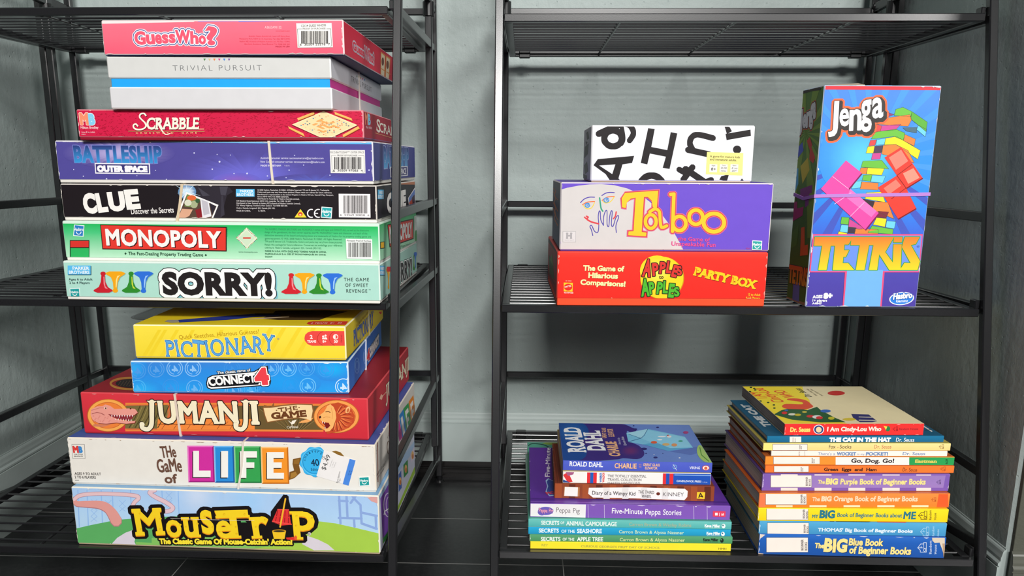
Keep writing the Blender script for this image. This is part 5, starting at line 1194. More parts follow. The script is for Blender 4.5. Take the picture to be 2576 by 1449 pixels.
f.text('the Game of', 1295, 905, 1520, 912, 27, '#e04c8c', b=.02, lay=8); f.text('Unspeakable Fun', 1250, 940, 1558, 950, 30, '#e04c8c', b=.02, lay=8)
f.hasbro(1813, 904, 1886, 974, '#28a09c', tilt=.05); f.text('42611', 1772, 964, 1804, 966, 9, '#c84068', lay=8)
f.scuffs(18, 7, '#cfc0d8', 'TBRL', .18)
f = F['L'].view(*C7); f.vgrad([(0, '#6a6c78'), (.3, '#565a72'), (.36, '#343c68'), (1, '#3a4474')])
for y0, y1 in ((540, 620), (680, 800), (640, 760), (560, 700)): f.stroke([(425, y0), (440, (y0+y1)/2-20), (432, (y0+y1)/2+10), (455, y1)], 6, '#c87038', 2, smooth=4)
finish_box(t, m)

t, m, F = game_box('white game box scattered with big black letters, top of the pile of three', (8.30, 103.4, -2.26, -.2, 20.4, 13.8, 7.02),
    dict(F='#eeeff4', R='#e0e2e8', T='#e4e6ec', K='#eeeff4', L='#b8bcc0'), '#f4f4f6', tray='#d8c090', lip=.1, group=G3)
f = F['F']; f.fill('#e4e5eb'); f.view(*C7); ink = '#1e181a'
f.ring(842, 190, 62, 56, 46, ink, 1, n=30); f.stroke([(742, 158), (880, 96)], 46, ink, 1); f.stroke([(870, 88), (940, 90), (975, 120), (984, 160), (958, 205)], 40, ink, 1, smooth=5); f.stroke([(900, 100), (915, 190), (900, 230)], 30, ink, 1, smooth=4)
f.poly([(705, 378), (735, 335), (990, 312), (975, 362), (908, 372), (880, 470), (905, 500), (830, 500), (790, 440)], ink, 1); f.poly([(745, 380), (858, 372), (836, 440)], '#e4e5eb', 2)
f.poly([(1088, 118), (1134, 124), (1110, 250), (1222, 272), (1246, 146), (1292, 155), (1238, 404), (1190, 396), (1212, 318), (1100, 296), (1082, 372), (1036, 362)], ink, 1)
f.stroke([(1368, 270), (1515, 302)], 44, ink, 1); f.stroke([(1400, 270), (1380, 225), (1395, 180), (1440, 164), (1542, 188)], 42, ink, 1, smooth=5)
f.poly([(1630, 158), (1805, 128), (1808, 172), (1638, 202)], ink, 1); f.poly([(1620, 95), (1660, 112), (1675, 140), (1640, 160)], ink, 1); f.ell(1711, 268, 29, 28, ink, 1)
f.stroke([(1350, 405), (1490, 500)], 46, ink, 1); f.stroke([(1398, 392), (1335, 478)], 44, ink, 1); f.stroke([(1305, 408), (1345, 430)], 40, ink, 1); f.stroke([(1480, 500), (1530, 480)], 40, ink, 1)
f.ring(1112, 520, 78, 70, 48, ink, 1, n=30); f.poly([(1600, 455), (1655, 440), (1640, 490), (1586, 480)], ink, 1); f.poly([(1745, 470), (1782, 518), (1715, 512)], ink, 1)
f.poly([(1500, 285), (1755, 292), (1748, 450), (1492, 441)], '#f4e888', 3)
f.rows([('A game for mature kids', 1520, 322, 1730, 329, ), ('and immature adults.', 1520, 343, 1708, 350)], '#3c3830', 15, b=.01)
for x0, hd, l1, l2 in ((1518, 'Ages', '8+', ''), (1590, 'Time', '30-90', 'mins.'), (1665, 'Players', '4 to', '20+')):
    f.poly([(x0, 370), (x0+55, 372), (x0+52, 428), (x0-2, 426)], '#e8e6dc', 4); f.text(hd, x0+14, 383, x0+40, 384, 8, '#3c3830', lay=5)
    if l2: f.text(l1, x0+6, 404, x0+48, 405, 13, '#3c3830', lay=5); f.text(l2, x0+8, 422, x0+42, 423, 12, '#3c3830', lay=5)
    else: f.text(l1, x0+10, 414, x0+44, 415, 20, '#3c3830', b=.01, lay=5)
f = F['L'].view(*C7)
for q in ([(655, 150), (668, 140), (676, 190), (660, 200)], [(645, 250), (672, 225), (665, 300), (640, 330)], [(640, 380), (660, 350), (668, 420), (645, 440)], [(650, 210), (664, 215), (655, 240)], [(634, 440), (660, 450), (658, 475), (636, 470)]): f.poly(q, '#2c2c30', 1)
finish_box(t, m)

# tall box
t = Thing('board_game_box', 'tall upright blue and green game box showing a leaning tower of coloured blocks', 'game box', (36.10, 101.35, -17.87, 2.6, 14.35, 6.6, 27.3), G3)
m = MB(); dk = lin('#4a3a2c')
m.box(0, 0, 0, t.w, t.d, t.h, .12, lin('#4a86e4'), lin('#b8c8e0'), dict(L=lin('#527c2c'), R=lin('#2c4ca0'), T=lin('#b02028'), K=lin('#3a5ac0')))
f = t.face(m, 'F', b=.1); f.vgrad([(0, '#4a84e4'), (.3, '#2f8cea'), (.5, '#2a86e6'), (.66, '#3c64d0'), (.8, '#4c46a8'), (1, '#4a3c9c')]); f.view(*C8)
for i in range(26):
    a = R(i*360/26+5); a2 = R(i*360/26+10.5); cx_, cy_ = 640, 500; l_ = 620
    f.poly([(cx_+40*math.cos(a), cy_+40*math.sin(a)), (cx_+l_*math.cos(a), cy_+l_*math.sin(a)), (cx_+l_*math.cos(a2), cy_+l_*math.sin(a2))], '#4492ea' if math.sin(a) < .35 else '#4256b8', 1)
f.glow(620, 500, 260, 250, '#58c4fa', '#388ee9', 2)
f.put([(f.rect[0], f.rect[3]-.42), (f.rect[2], f.rect[3]-.42), (f.rect[2], f.rect[3]), (f.rect[0], f.rect[3])], lin('#d8303c'), 2)
JG = (('J', 415, 320, 470, 318, 150), ('e', 478, 308, 533, 304, 96), ('n', 538, 334, 598, 330, 112), ('g', 600, 285, 662, 278, 120), ('a', 664, 262, 728, 256, 112))
for dx, w_, c, l in ((10, 26, '#f0683c', 3), (10, 14, '#383432', 4), (0, 0, '#f2f2f2', 6)):
    for ch, x0, y0, x1, y1, h_ in JG: f.text(ch, x0+dx*.8, y0+dx, x1+dx*.8, y1+dx, h_, c, b=.025, fat=w_, lay=l)
for ch, x0, y0, x1, y1, h_ in JG: f.text(ch, x0, y0, x1, y1, h_, '#383432', b=.025, fat=4, lay=5)
gr, og, ye, cy2, mg, rd = '#6ab840', '#f4803c', '#f2d82c', '#6cc8e4', '#c84890', '#e04848'
BL = [([(735, 225), (790, 245), (740, 265), (735, 260)], '#8a3a70'), ([(800, 215), (840, 203), (892, 228), (885, 258), (790, 250)], gr), ([(892, 228), (980, 288), (972, 342), (885, 270)], '#5aa83a'), ([(745, 265), (880, 245), (890, 275), (870, 312), (690, 300)], og), ([(690, 300), (720, 308), (712, 340), (672, 348)], rd), ([(720, 308), (830, 300), (800, 332), (712, 340)], mg),
      ([(918, 330), (930, 306), (976, 330), (968, 372)], cy2), ([(840, 320), (920, 318), (918, 350), (862, 340)], '#4a6a7a'), ([(680, 345), (800, 328), (852, 350), (845, 392), (790, 370), (660, 385)], gr), ([(852, 358), (912, 385), (905, 425), (842, 392)], og), ([(655, 392), (690, 388), (682, 420), (645, 425)], rd), ([(692, 388), (742, 380), (735, 415), (686, 420)], cy2), ([(742, 380), (805, 370), (940, 450), (925, 500), (800, 415), (735, 418)], ye),
      ([(640, 428), (680, 424), (672, 465), (630, 465)], ye), ([(680, 425), (728, 420), (720, 460), (672, 465)], '#4a3c50'), ([(728, 420), (800, 415), (870, 450), (905, 520), (720, 470)], og), ([(668, 465), (718, 462), (710, 500), (660, 502)], mg), ([(612, 510), (720, 505), (760, 555), (700, 550), (602, 545)], gr), ([(600, 548), (640, 548), (632, 585), (592, 580)], og), ([(640, 548), (735, 552), (720, 590), (630, 585)], ye),
      ([(615, 590), (665, 588), (658, 625), (608, 620)], gr), ([(665, 590), (742, 595), (725, 635), (655, 628)], cy2), ([(570, 625), (608, 622), (600, 662), (545, 668)], cy2), ([(605, 628), (700, 635), (700, 675), (596, 670)], og), ([(632, 690), (720, 685), (740, 745), (625, 725)], ye), ([(590, 720), (680, 740), (665, 780), (600, 760)], '#3c2c34'), ([(680, 740), (755, 745), (790, 840), (665, 785)], og), ([(700, 795), (760, 800), (745, 835), (690, 830)], '#7a2838'),
      ([(492, 828), (535, 832), (530, 872), (485, 868)], gr), ([(535, 838), (625, 895), (590, 900), (530, 885)], mg), ([(490, 872), (530, 876), (525, 918), (480, 912)], cy2), ([(530, 885), (575, 890), (565, 922), (525, 920)], '#3c3444'), ([(570, 895), (700, 900), (700, 925), (565, 924)], og), ([(690, 832), (748, 838), (738, 885), (670, 872)], ye), ([(748, 850), (800, 855), (792, 895), (742, 888)], cy2), ([(665, 878), (785, 898), (782, 926), (640, 918)], gr), ([(475, 910), (525, 922), (520, 928), (470, 927)], ye)]
for q, c in BL: f.poly(q, c, 3); f.stroke(q+[q[0]], 1.6, '#3a4a34', 4)
pk = [(516, 506), (605, 577), (530, 668), (702, 805), (625, 900), (373, 668)]
f.poly([(x+5, y+7) for x, y in pk], '#7a1850', 5); f.poly(pk, '#ea4aa0', 6); f.poly([(540, 668), (690, 795), (660, 830), (520, 720)], '#f070b8', 7)
for a, b in (((440, 598), (530, 668)), ((450, 755), (545, 690)), ((540, 825), (620, 745))): f.stroke([a, b], 3, '#f8b8dc', 8)
rp = [(735, 490), (830, 430), (952, 605), (858, 663), (915, 778), (812, 838), (698, 660), (806, 592)]
f.poly([(x+4, y+6) for x, y in rp], '#7a1818', 5); f.poly(rp, '#e23c30', 6); f.poly([(760, 490), (830, 445), (870, 510), (800, 560)], '#f08070', 7); f.poly([(840, 580), (900, 550), (935, 605), (870, 640)], '#f0907c', 7); f.poly([(730, 665), (800, 615), (830, 650), (760, 700)], '#f07868', 7)
for a, b in (((806, 592), (892, 528)), ((806, 592), (858, 663)), ((775, 725), (858, 663))): f.stroke([a, b], 4, '#8a1c18', 8)
f.poly([(328, 926), (953, 926), (932, 1144), (306, 1144)], '#e8507c', 8); f.poly([(335, 934), (946, 934), (927, 1137), (314, 1137)], '#6a8ee4', 9); f.poly([(510, 1136), (736, 1136), (718, 1346), (496, 1346)], '#e8507c', 8); f.poly([(522, 1130), (726, 1130), (710, 1338), (504, 1338)], '#70aef2', 10)
TL = [[(338, 943), (470, 943), (466, 992), (428, 992), (404, 1130), (358, 1130), (380, 992), (334, 992)], [(458, 943), (556, 943), (528, 985), (506, 985), (503, 1018), (532, 1018), (514, 1055), (500, 1055), (496, 1092), (528, 1092), (562, 1130), (440, 1130)],
      [(548, 943), (692, 943), (688, 988), (646, 988), (620, 1130), (572, 1130), (594, 988), (542, 988)], [(690, 943), (788, 943), (738, 1028), (812, 1130), (762, 1130), (704, 1040), (692, 1130), (646, 1130), (672, 988)], [(786, 985), (832, 985), (826, 1130), (800, 1130), (782, 1100)], [(790, 943), (836, 943), (832, 972), (786, 972)],
      [(850, 943), (934, 943), (912, 982), (884, 988), (936, 1080), (922, 1130), (822, 1130), (848, 1090), (884, 1092), (834, 1000)]]
for q in TL:
    L_ = [f.loc(*p) for p in q]; y1 = f.loc(600, 943)[1]; y0 = f.loc(600, 1130)[1]; a, b = lin('#f0782c'), lin('#f6d028')
    f.stroke(q+[q[0]], 9, '#3f9a3c', 11)
    f.lay = 12; f.polyl(L_, lambda p, y0=y0, y1=y1, a=a, b=b: mixc(b, a, max(0, min(1, (p[1]-y0)/(y1-y0)))), 12)
f.text('®', 918, 1003, 933, 1003, 13, '#2c3c8a', lay=11)
f.text('AGES', 325, 1291, 382, 1289, 17, '#f0f0f4', b=.05, lay=4); f.text('8+', 388, 1292, 438, 1290, 30, '#f0f0f4', b=.06, fat=1.5, lay=4); f.text('1+ players', 325, 1310, 408, 1310, 14, '#e8e8f0', b=.04, lay=4); f.text('A4843', 322, 1326, 376, 1326, 12, '#e8e8f0', b=.04, lay=4)
f.ell(833, 1293, 71, 37, '#e8f0f8', 4, rot=-6); f.ell(833, 1293, 65, 32, '#2c7cd8', 5, rot=-6); f.text('Hasbro', 785, 1297, 890, 1288, 32, '#f4f8fc', fat=2, lines=[(3, '#1c4a9a')], shear=.1, lay=6); f.text('Gaming', 800, 1315, 868, 1313, 15, '#f4f8fc', b=.02, lay=6)
f.scuffs(30, 5, '#dce4ee', 'TBLLRR', .25)
f = t.face(m, 'L', b=.1); f.view(*C8)
for i in range(14):
    a = R(i*360/14); a2 = R(i*360/14+12); f.poly([(290, 350), (290+400*math.cos(a), 350+600*math.sin(a)), (290+400*math.cos(a2), 350+600*math.sin(a2))], '#7a9c30', 1)
f.poly([(250, 92), (376, 88), (372, 106), (320, 112), (248, 136)], '#2c2018', 3); f.poly([(250, 100), (262, 98), (258, 132), (247, 136)], '#c8a888', 4)
SG = (('J', 246, 328, 268, 322, 105), ('e', 270, 318, 290, 312, 72), ('n', 292, 316, 314, 308, 78), ('g', 312, 280, 330, 274, 92), ('a', 330, 266, 345, 258, 88))
for w_, c, l in ((11, '#d8502c', 2), (7, '#343030', 3), (1, '#d8d8d8', 4)):
    for ch, x0, y0, x1, y1, h_ in SG: f.text(ch, x0, y0, x1, y1, h_, c, b=.04, fat=w_, lay=l)
for q, c in (([(238, 440), (270, 402), (276, 450), (238, 500)], '#4a5ac0'), ([(294, 395), (312, 372), (326, 420), (320, 430), (342, 490), (330, 524), (308, 500), (312, 450)], '#c8342c'), ([(258, 540), (300, 490), (310, 560), (270, 640)], '#c8b428'), ([(222, 560), (246, 550), (246, 640), (218, 710)], '#5cb4d8'), ([(256, 670), (326, 645), (322, 690), (308, 698), (304, 760), (284, 775), (284, 715), (258, 720)], '#8a3a80'), ([(214, 745), (240, 740), (240, 780), (276, 770), (270, 820), (210, 856)], '#b82c6c'),
             ([(210, 920), (248, 870), (244, 930), (236, 990), (202, 1010)], '#5a8a2c'), ([(262, 890), (282, 884), (282, 990), (302, 985), (300, 1045), (256, 1050)], '#e86c2c'), ([(218, 1195), (254, 1205), (250, 1312), (212, 1298)], '#6a7ac0')): f.poly(q, c, 2)
f.text('TETRIS', 190, 1195, 298, 1222, 95, ('#d86a2c', '#d8a830'), b=.03, fat=3, lines=[(3, '#3c2c48')], lay=3)
f.stroke([(180, 1290), (300, 1330)], 14, '#a88a60', 2); f.scuffs(16, 4, '#b8a888', 'TBLR', .25)
m.build('carton', CARD, t.root)
m = MB(); m.face([(.1, .25, t.h-.02), (t.w*.35, .1, t.h+.05), (t.w*.38, 3.0, t.h+.55), (.15, 3.4, t.h+.2)], lin('#c8b8a0')); m.box(4.2, 3.4, t.h-.05, 6.6, 5.6, t.h+.42, .1, lin('#d8ccb8')); m.box(6.8, 3.6, t.h-.05, 10.2, 5.8, t.h+.36, .1, lin('#4a86d8'), cols=dict(T=lin('#c8483c')))
m.build('torn_flap', CARD, t.root)
band(t, 'z', [14.05, 14.2, 14.35, 14.3, 14.0, 13.6], .42, '#b078c8')
t.centre()

# ---------- right rack, bottom shelf, left pile (bottom to top)
def spine(f, c=None):
    if c: f.fill(c)
t, m, F = book('picture_book', 'thin yellow picture book at the very bottom of the left book pile', (1.14, 95.80, -49.42, .46, 26.19, 20.0, 1.02), '#f4dc2c', '#f0d83c', '#f0d424', hard=False, group=G4, brd=.06)
f = F['F'].view(*C13); f.fill('#f6e030'); f.text('REY', 466, 1272, 528, 1275, 21, '#9a9a48', serif=.04); f.text("CURIOUS GEORGE'S FIRST DAY OF SCHOOL", 845, 1283, 1605, 1298, 20, '#9a9a48', serif=.04, b=.01, lay=1); f.text('HMH', 2163, 1307, 2238, 1309, 20, '#3c3a20', lay=1)
finish_book(t, m)
t, m, F = book('picture_book', 'green-spined thin picture book, second from bottom of the left book pile', (1.03, 95.9, -48.42, .5, 26.47, 26.0, .95), '#4c9464', '#6ab098', '#4a8a64', group=G4, brd=.1)
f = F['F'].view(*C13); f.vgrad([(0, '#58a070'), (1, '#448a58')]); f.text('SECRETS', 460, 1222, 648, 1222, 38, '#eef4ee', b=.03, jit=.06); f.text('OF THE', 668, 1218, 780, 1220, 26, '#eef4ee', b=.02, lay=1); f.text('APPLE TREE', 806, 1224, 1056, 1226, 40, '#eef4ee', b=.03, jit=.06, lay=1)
f.text('Carron Brown & Alyssa Nassner', 1216, 1224, 1840, 1230, 30, '#e0e4a0', jit=.05, b=.01, lay=1); f.text('Kane Miller', 2016, 1222, 2162, 1224, 26, '#16241c', b=.05, lay=1); f.text('EDC PUBLISHING', 2018, 1236, 2158, 1237, 8, '#16241c', lay=1); f.ell(2196, 1218, 17, 22, '#16241c', 1); f.ell(2190, 1210, 6, 7, '#58a070', 2)
f.scuffs(8, 2, '#e4e8e0', 'L', .2); finish_book(t, m)
t, m, F = book('picture_book', 'bright blue-spined thin picture book between the green and teal ones', (.85, 96.0, -47.46, .8, 26.41, 26.6, 1.02), '#1c9cc8', '#9cc8b4', '#88b8a8', group=G4, brd=.1)
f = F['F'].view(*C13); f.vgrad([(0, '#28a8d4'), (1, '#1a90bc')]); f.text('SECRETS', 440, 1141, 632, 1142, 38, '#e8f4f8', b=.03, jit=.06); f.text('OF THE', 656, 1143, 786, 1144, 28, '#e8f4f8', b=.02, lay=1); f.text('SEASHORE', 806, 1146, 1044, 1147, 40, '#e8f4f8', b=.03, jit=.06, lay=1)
f.text('Carron Brown & Alyssa Nassner', 1208, 1148, 1830, 1160, 30, '#cfe4b8', jit=.05, b=.01, lay=1); f.text('Kane Miller', 2048, 1160, 2180, 1162, 25, '#f0f4f4', b=.05, lay=1); f.text('EDC PUBLISHING', 2052, 1172, 2176, 1173, 8, '#f0f4f4', lay=1); f.ell(2206, 1156, 18, 21, '#f0f4f4', 1); f.ell(2202, 1150, 7, 8, '#2a6a8a', 2)
finish_book(t, m)
t, m, F = book('picture_book', 'teal-spined thin picture book with peeping green cover directly under the thick purple book', (.85, 96.12, -46.42, .13, 26.41, 29.2, 1.06), '#5cb8b0', '#56a890', '#48968c', group=G4, brd=.1)
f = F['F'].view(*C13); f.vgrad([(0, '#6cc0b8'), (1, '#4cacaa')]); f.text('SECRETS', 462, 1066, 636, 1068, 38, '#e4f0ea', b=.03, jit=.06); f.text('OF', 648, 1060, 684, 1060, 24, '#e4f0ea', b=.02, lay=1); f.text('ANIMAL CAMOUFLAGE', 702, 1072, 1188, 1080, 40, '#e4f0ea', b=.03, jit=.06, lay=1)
f.text('Carron Brown & Wesley Robins', 1305, 1078, 1902, 1088, 31, '#a8b090', jit=.05, b=.01, lay=1); f.text('Kane Miller', 2030, 1088, 2180, 1092, 26, '#eef4f2', b=.05, lay=1); f.text('EDC PUBLISHING', 2034, 1100, 2176, 1102, 8, '#eef4f2', lay=1); f.ell(2212, 1080, 18, 22, '#eef4f2', 1); f.ell(2207, 1074, 7, 8, '#3a7a78', 2)
f = F['T'].view(*C13); f.poly([(470, 290), (560, 262), (900, 262), (900, 320), (520, 300)], '#8cb04c', 1); f.stroke([(340, 310), (380, 290), (480, 300), (540, 325)], 8, '#1c4a40', 2, smooth=3)
finish_book(t, m)
t, m, F = book('story_book', 'thick purple hardback story book with a white patch at its spine end', (1.08, 96.64, -45.35, .14, 26.03, 20.9, 1.95), '#7a50ae', '#5c2e98', '#6a40a0', group=G4)
f = F['F'].view(*C13); f.fill('#7e54b2'); f.poly([(350, 852), (893, 868), (888, 1000), (350, 985)], '#e8e4e6', 1)
f.ell(506, 935, 74, 40, '#6a5ab4', 2); f.ell(470, 945, 40, 34, '#6a5ab4', 2); f.text('Peppa Pig', 440, 946, 576, 950, 38, '#f0a0b8', b=.02, jit=.15, lines=[(3, '#4a3a9c')], lay=3)
f.text('Peppa Pig', 606, 948, 832, 956, 46, '#6a6468', jit=.08, b=-.005, lay=2)
for x in (912, 1068, 1926, 2054): f.stroke([(x, 868+(x-912)*.022), (x+2, 1000+(x-912)*.022)], 4, '#d8cce4', 1)
f.text('Five-Minute Peppa Stories', 1140, 958, 1806, 976, 52, '#f0ecf2', b=.01, jit=.08, lay=2)
f.poly([(2110, 935), (2232, 938), (2230, 994), (2108, 990)], '#e03c5c', 2); f.rect4(2130, 952, 2156, 978, '#f4e8ec', 3); f.rect4(2170, 952, 2174, 984, '#f4e8ec', 3); f.text('S', 2192, 958, 2192, 982, 24, '#f4e8ec', b=.03, lay=3, top=(2216, 958))
f.scuffs(14, 3, '#e8e0ea', 'LLT', .25)
f = F['T'].view(*C13)
f.stroke([(360, 818), (2250, 852)], 12, '#4a2482', 1); f.stroke([(360, 845), (2260, 885)], 7, '#8a5cc0', 1)
f.poly([(505, 645), (530, 622), (560, 640), (600, 650), (600, 790), (540, 795), (505, 750), (520, 700)], '#a8c8ec', 1); f.poly([(515, 655), (535, 632), (600, 660), (600, 780), (545, 785), (515, 745), (530, 700)], '#3a4c9c', 2)
f.text('PIG', 520, 780, 600, 770, 26, '#d83848', b=.04, lay=3); f.text('Five-Minute', 545, 610, 552, 330, 60, '#ece4f0', b=.02, lay=2, top=(498, 600))
f.scuffs(6, 8, '#e0d4ea', 'LB', .2); finish_book(t, m)
t, m, F = book('chapter_book', 'brown wood-print hardback chapter book with a torn paper title strip', (4.27, 98.35, -43.40, -.69, 20.98, 15.4, 2.10), '#8a3f22', '#7a341c', '#6a2c18', group=G4, pages='#c8bca8')
f = F['F'].view(*C13); f.fill('#8c4024')
for i in range(12): x = 600+i*130; f.poly([(x, 660), (x+62, 662), (x+58, 860), (x-4, 858)], '#5e2614' if i % 2 else '#a04c26', 1)
f.poly([(684, 703), (832, 708), (830, 796), (678, 792)], '#b47a4c', 2); f.poly([(690, 704), (815, 708), (812, 796), (684, 790)], '#eeeae4', 3)
f.poly([(920, 712), (1400, 708), (1840, 722), (1868, 745), (1864, 800), (1835, 832), (1400, 815), (960, 806), (914, 770)], '#f0ece8', 3)
for x in (1060, 1240, 1420, 1620): f.rect4(x, 714, x+60, 818, '#e0dcd8', 4)
f.text('Diary of a Wimpy Kid', 952, 778, 1365, 786, 36, '#4a4244', jit=.1, fat=.6, lay=5); f.text('THE THIRD', 1392, 764, 1545, 772, 28, '#3a3436', jit=.06, b=.01, lay=5); f.text('WHEEL', 1426, 806, 1520, 810, 28, '#3a3436', jit=.06, b=.01, lay=5); f.ell(1585, 770, 18, 15, '#6a2818', 5); f.text('KINNEY', 1630, 792, 1830, 795, 36, '#4a4446', b=-.005, jit=.05, lay=5)
f.poly([(1958, 753), (2036, 755), (2030, 820), (1954, 816)], '#f0c82c', 3); f.stroke([(1975, 805), (1990, 765), (2012, 800), (1978, 790)], 10, '#3a2414', 4)
f = F['T'].view(*C13)
for x in (570, 590, 605, 622): f.stroke([(x, 285), (x+55, 680)], 5, '#5a2212', 1)
f.scuffs(10, 4, '#c8a088', 'LB', .15); finish_book(t, m)
t, m, F = book('paperback_book', 'white and blue spined paperback with red stripes, second from top of left book pile', (5.35, 98.5, -41.29, .3, 19.45, 17.0, 1.6), '#ece8e4', '#d8c070', '#e8b83c', hard=False, group=G4, brd=.07)
f = F['F'].view(*C13); f.fill('#efebe6'); f.poly([(600, 540), (690, 540), (680, 662), (600, 660)], '#e8e0dc', 1)
f.poly([(672, 590), (720, 560), (765, 655), (720, 665)], '#d83438', 1); f.poly([(682, 540), (790, 540), (770, 585), (720, 600)], '#a45a80', 1); f.poly([(664, 630), (690, 640), (740, 662), (664, 662)], '#2c4a8a', 1)
for x0, x1, c in ((905, 935, '#e02c34'), (935, 965, '#1c5ab4'), (965, 998, '#e02c34'), (1632, 1662, '#e02c34'), (1662, 1696, '#1c4fb0'), (1696, 1732, '#e02c34'), (1732, 2120, '#1a50b4')): f.poly([(x0, 535), (x1, 535), (x1-4, 700), (x0-4, 700)], c, 2)
f.poly([(1740, 585), (2090, 592), (2090, 600), (1740, 594)], '#8ab0e4', 3)
f.text("WHERE'S", 1042, 660, 1044, 568, 14, '#3a6ab8', b=.05, lay=3, top=(1022, 660)); f.text('WALDO?', 1068, 660, 1070, 566, 16, '#d83438', b=.05, lay=3, top=(1048, 660))
f.text('THE TOTALLY ESSENTIAL', 1100, 612, 1472, 616, 26, '#5a5458', serif=.04, lay=3); f.text('TRAVEL COLLECTION', 1100, 645, 1425, 648, 24, '#5a5458', serif=.04, lay=3); f.text('MARTIN HANDFORD', 1100, 676, 1412, 676, 20, '#8a8488', serif=.04, lay=3)
f.text('CANDLEWICK PRESS', 1760, 656, 1998, 661, 18, '#e8ecf4', serif=.03, b=.02, lay=3); f.text('0-7636', 2010, 662, 2056, 664, 8, '#c8d4ec', lay=3)
finish_book(t, m)
t, m, F = book('paperback_book', 'blue and purple paperback with white cover lettering, top of the left book pile', (5.35, 98.95, -39.69, -.3, 19.6, 15.5, 1.38), '#4a58c0', '#5470c0', '#4a60b8', hard=False, group=G4, brd=.07)
f = F['F'].view(*C13); f.vgrad([(0, '#5060c4'), (1, '#4454bc')]); f.text('ROALD DAHL', 733, 503, 1054, 515, 46, '#f2f2f4', b=.02, serif=.04, jit=.15, seed=4); f.text('CHARLIE', 1166, 524, 1378, 527, 48, '#eab890', b=.03, jit=.12, drop=(2, 2, '#3a2a70'), lay=1)
f.text('AND', 1398, 496, 1424, 497, 12, '#c88a70', lay=1); f.text('THE', 1398, 520, 1424, 521, 16, '#c88a70', lay=1); f.text('GREAT GLASS', 1440, 503, 1600, 508, 26, '#eab890', b=.03, lay=2, jit=.06); f.text('ELEVATOR', 1458, 534, 1578, 537, 24, '#eab890', b=.03, lay=2, jit=.06)
f.ring(1744, 512, 18, 18, 4, '#8ac4d8', 2); f.stroke([(1728, 488), (1762, 545)], 4, '#d8dce4', 3); f.text('VIKING', 1885, 532, 1985, 534, 24, '#f0f0f6', b=.01, lay=2); f.ell(2042, 522, 35, 24, '#d8452c', 2); f.ell(2042, 522, 29, 19, '#f0e8e0', 3); f.ell(2042, 524, 16, 14, '#d8603c', 4)
f = F['T'].view(*C13); f.fill('#6a8ad0')
f.poly([(600, 90), (1180, 95), (1330, 135), (1380, 160), (1330, 185), (1285, 170), (1300, 260), (1400, 310), (1450, 370), (1440, 415), (1380, 440), (1250, 430), (1150, 445), (650, 440)], '#3c2c7c', 1, smooth=3); f.poly([(600, 90), (830, 92), (800, 200), (900, 330), (860, 440), (640, 440)], '#1c4a94', 2, smooth=3); f.glow(760, 180, 160, 110, '#2a6ab0', '#1c4a94', 3); f.glow(1320, 360, 110, 60, '#6a3070', '#3c2c7c', 3)
f.text('ROALD', 890, 374, 828, 137, 168, '#f0f2f4', b=.02, serif=.05, fat=4, lay=4, top=(722, 372)); f.text('DAHL', 1076, 356, 1016, 168, 165, '#f0f2f4', b=.02, serif=.05, fat=4, lay=4, top=(910, 352))
f.text('CHARLIE', 1222, 412, 1176, 272, 100, '#e8b488', b=.03, fat=1.5, lay=4, top=(1120, 418)); f.text('GREAT GLASS', 1090, 240, 1080, 140, 40, '#e8b488', b=.02, lay=4, top=(1050, 240)); f.text('ELEVATOR', 1165, 225, 1148, 150, 45, '#e8b488', b=.02, lay=4, top=(1110, 228)); f.text('Illustrated by', 1228, 298, 1214, 235, 18, '#c8c8e0', lay=4, top=(1205, 298)); f.text('Quentin Blake', 1282, 310, 1252, 225, 24, '#d8d8ec', lay=4, top=(1254, 310))
f.poly([(1280, 190), (1485, 150), (1840, 225), (1920, 330), (1680, 362), (1440, 300), (1298, 275)], '#7cc4e4', 3); f.poly([(1280, 190), (1485, 150), (1450, 215), (1420, 240)], '#a4dcf0', 4); f.poly([(1420, 240), (1485, 160), (1840, 232), (1910, 325), (1680, 350)], '#8cd0ec', 4); f.stroke([(1485, 152), (1450, 215), (1420, 240), (1298, 275)], 5, '#3a6a98', 5); f.stroke([(1420, 240), (1300, 200)], 3, '#3a6a98', 5); f.poly([(1440, 300), (1680, 362), (1920, 330), (1700, 335), (1560, 280)], '#5cacd8', 5)
for x, y, rx, ry, c in ((1545, 280, 30, 13, '#e0603c'), (1660, 300, 35, 13, '#d8b070'), (1740, 305, 28, 15, '#d89868'), (1800, 268, 22, 9, '#4aa890'), (1600, 255, 26, 6, '#f4f6f8'), (1690, 225, 22, 10, '#f2e8e4'), (1680, 215, 12, 8, '#a82838'), (1620, 225, 40, 5, '#f0f4f6')): f.ell(x, y, rx, ry, c, 6, n=14)
for x, y, rx, ry in ((1365, 152, 20, 7), (1448, 342, 32, 12), (1560, 424, 20, 9), (1580, 135, 14, 6), (1350, 120, 8, 5), (1470, 385, 9, 4), (1630, 385, 5, 3), (1920, 150, 6, 4)): f.ell(x, y, rx, ry, '#2c2c74', 3, n=14)
f.ell(1850, 184, 26, 13, '#a83c7c', 3); f.poly([(1960, 330), (2000, 310), (2100, 460), (2100, 480), (2020, 460), (1965, 400)], '#a4c870', 3, smooth=3); f.stroke([(1985, 330), (2000, 400), (2070, 460)], 9, '#5a9438', 4); f.poly([(1700, 365), (1960, 320), (1970, 380), (1900, 400)], '#5a74bc', 2)
f.ell(1790, 428, 9, 5, '#e8ecf4', 3); f.ell(1545, 395, 6, 3, '#e8ecf4', 3); f.ell(1950, 215, 5, 4, '#e8ecf4', 3)
finish_book(t, m)

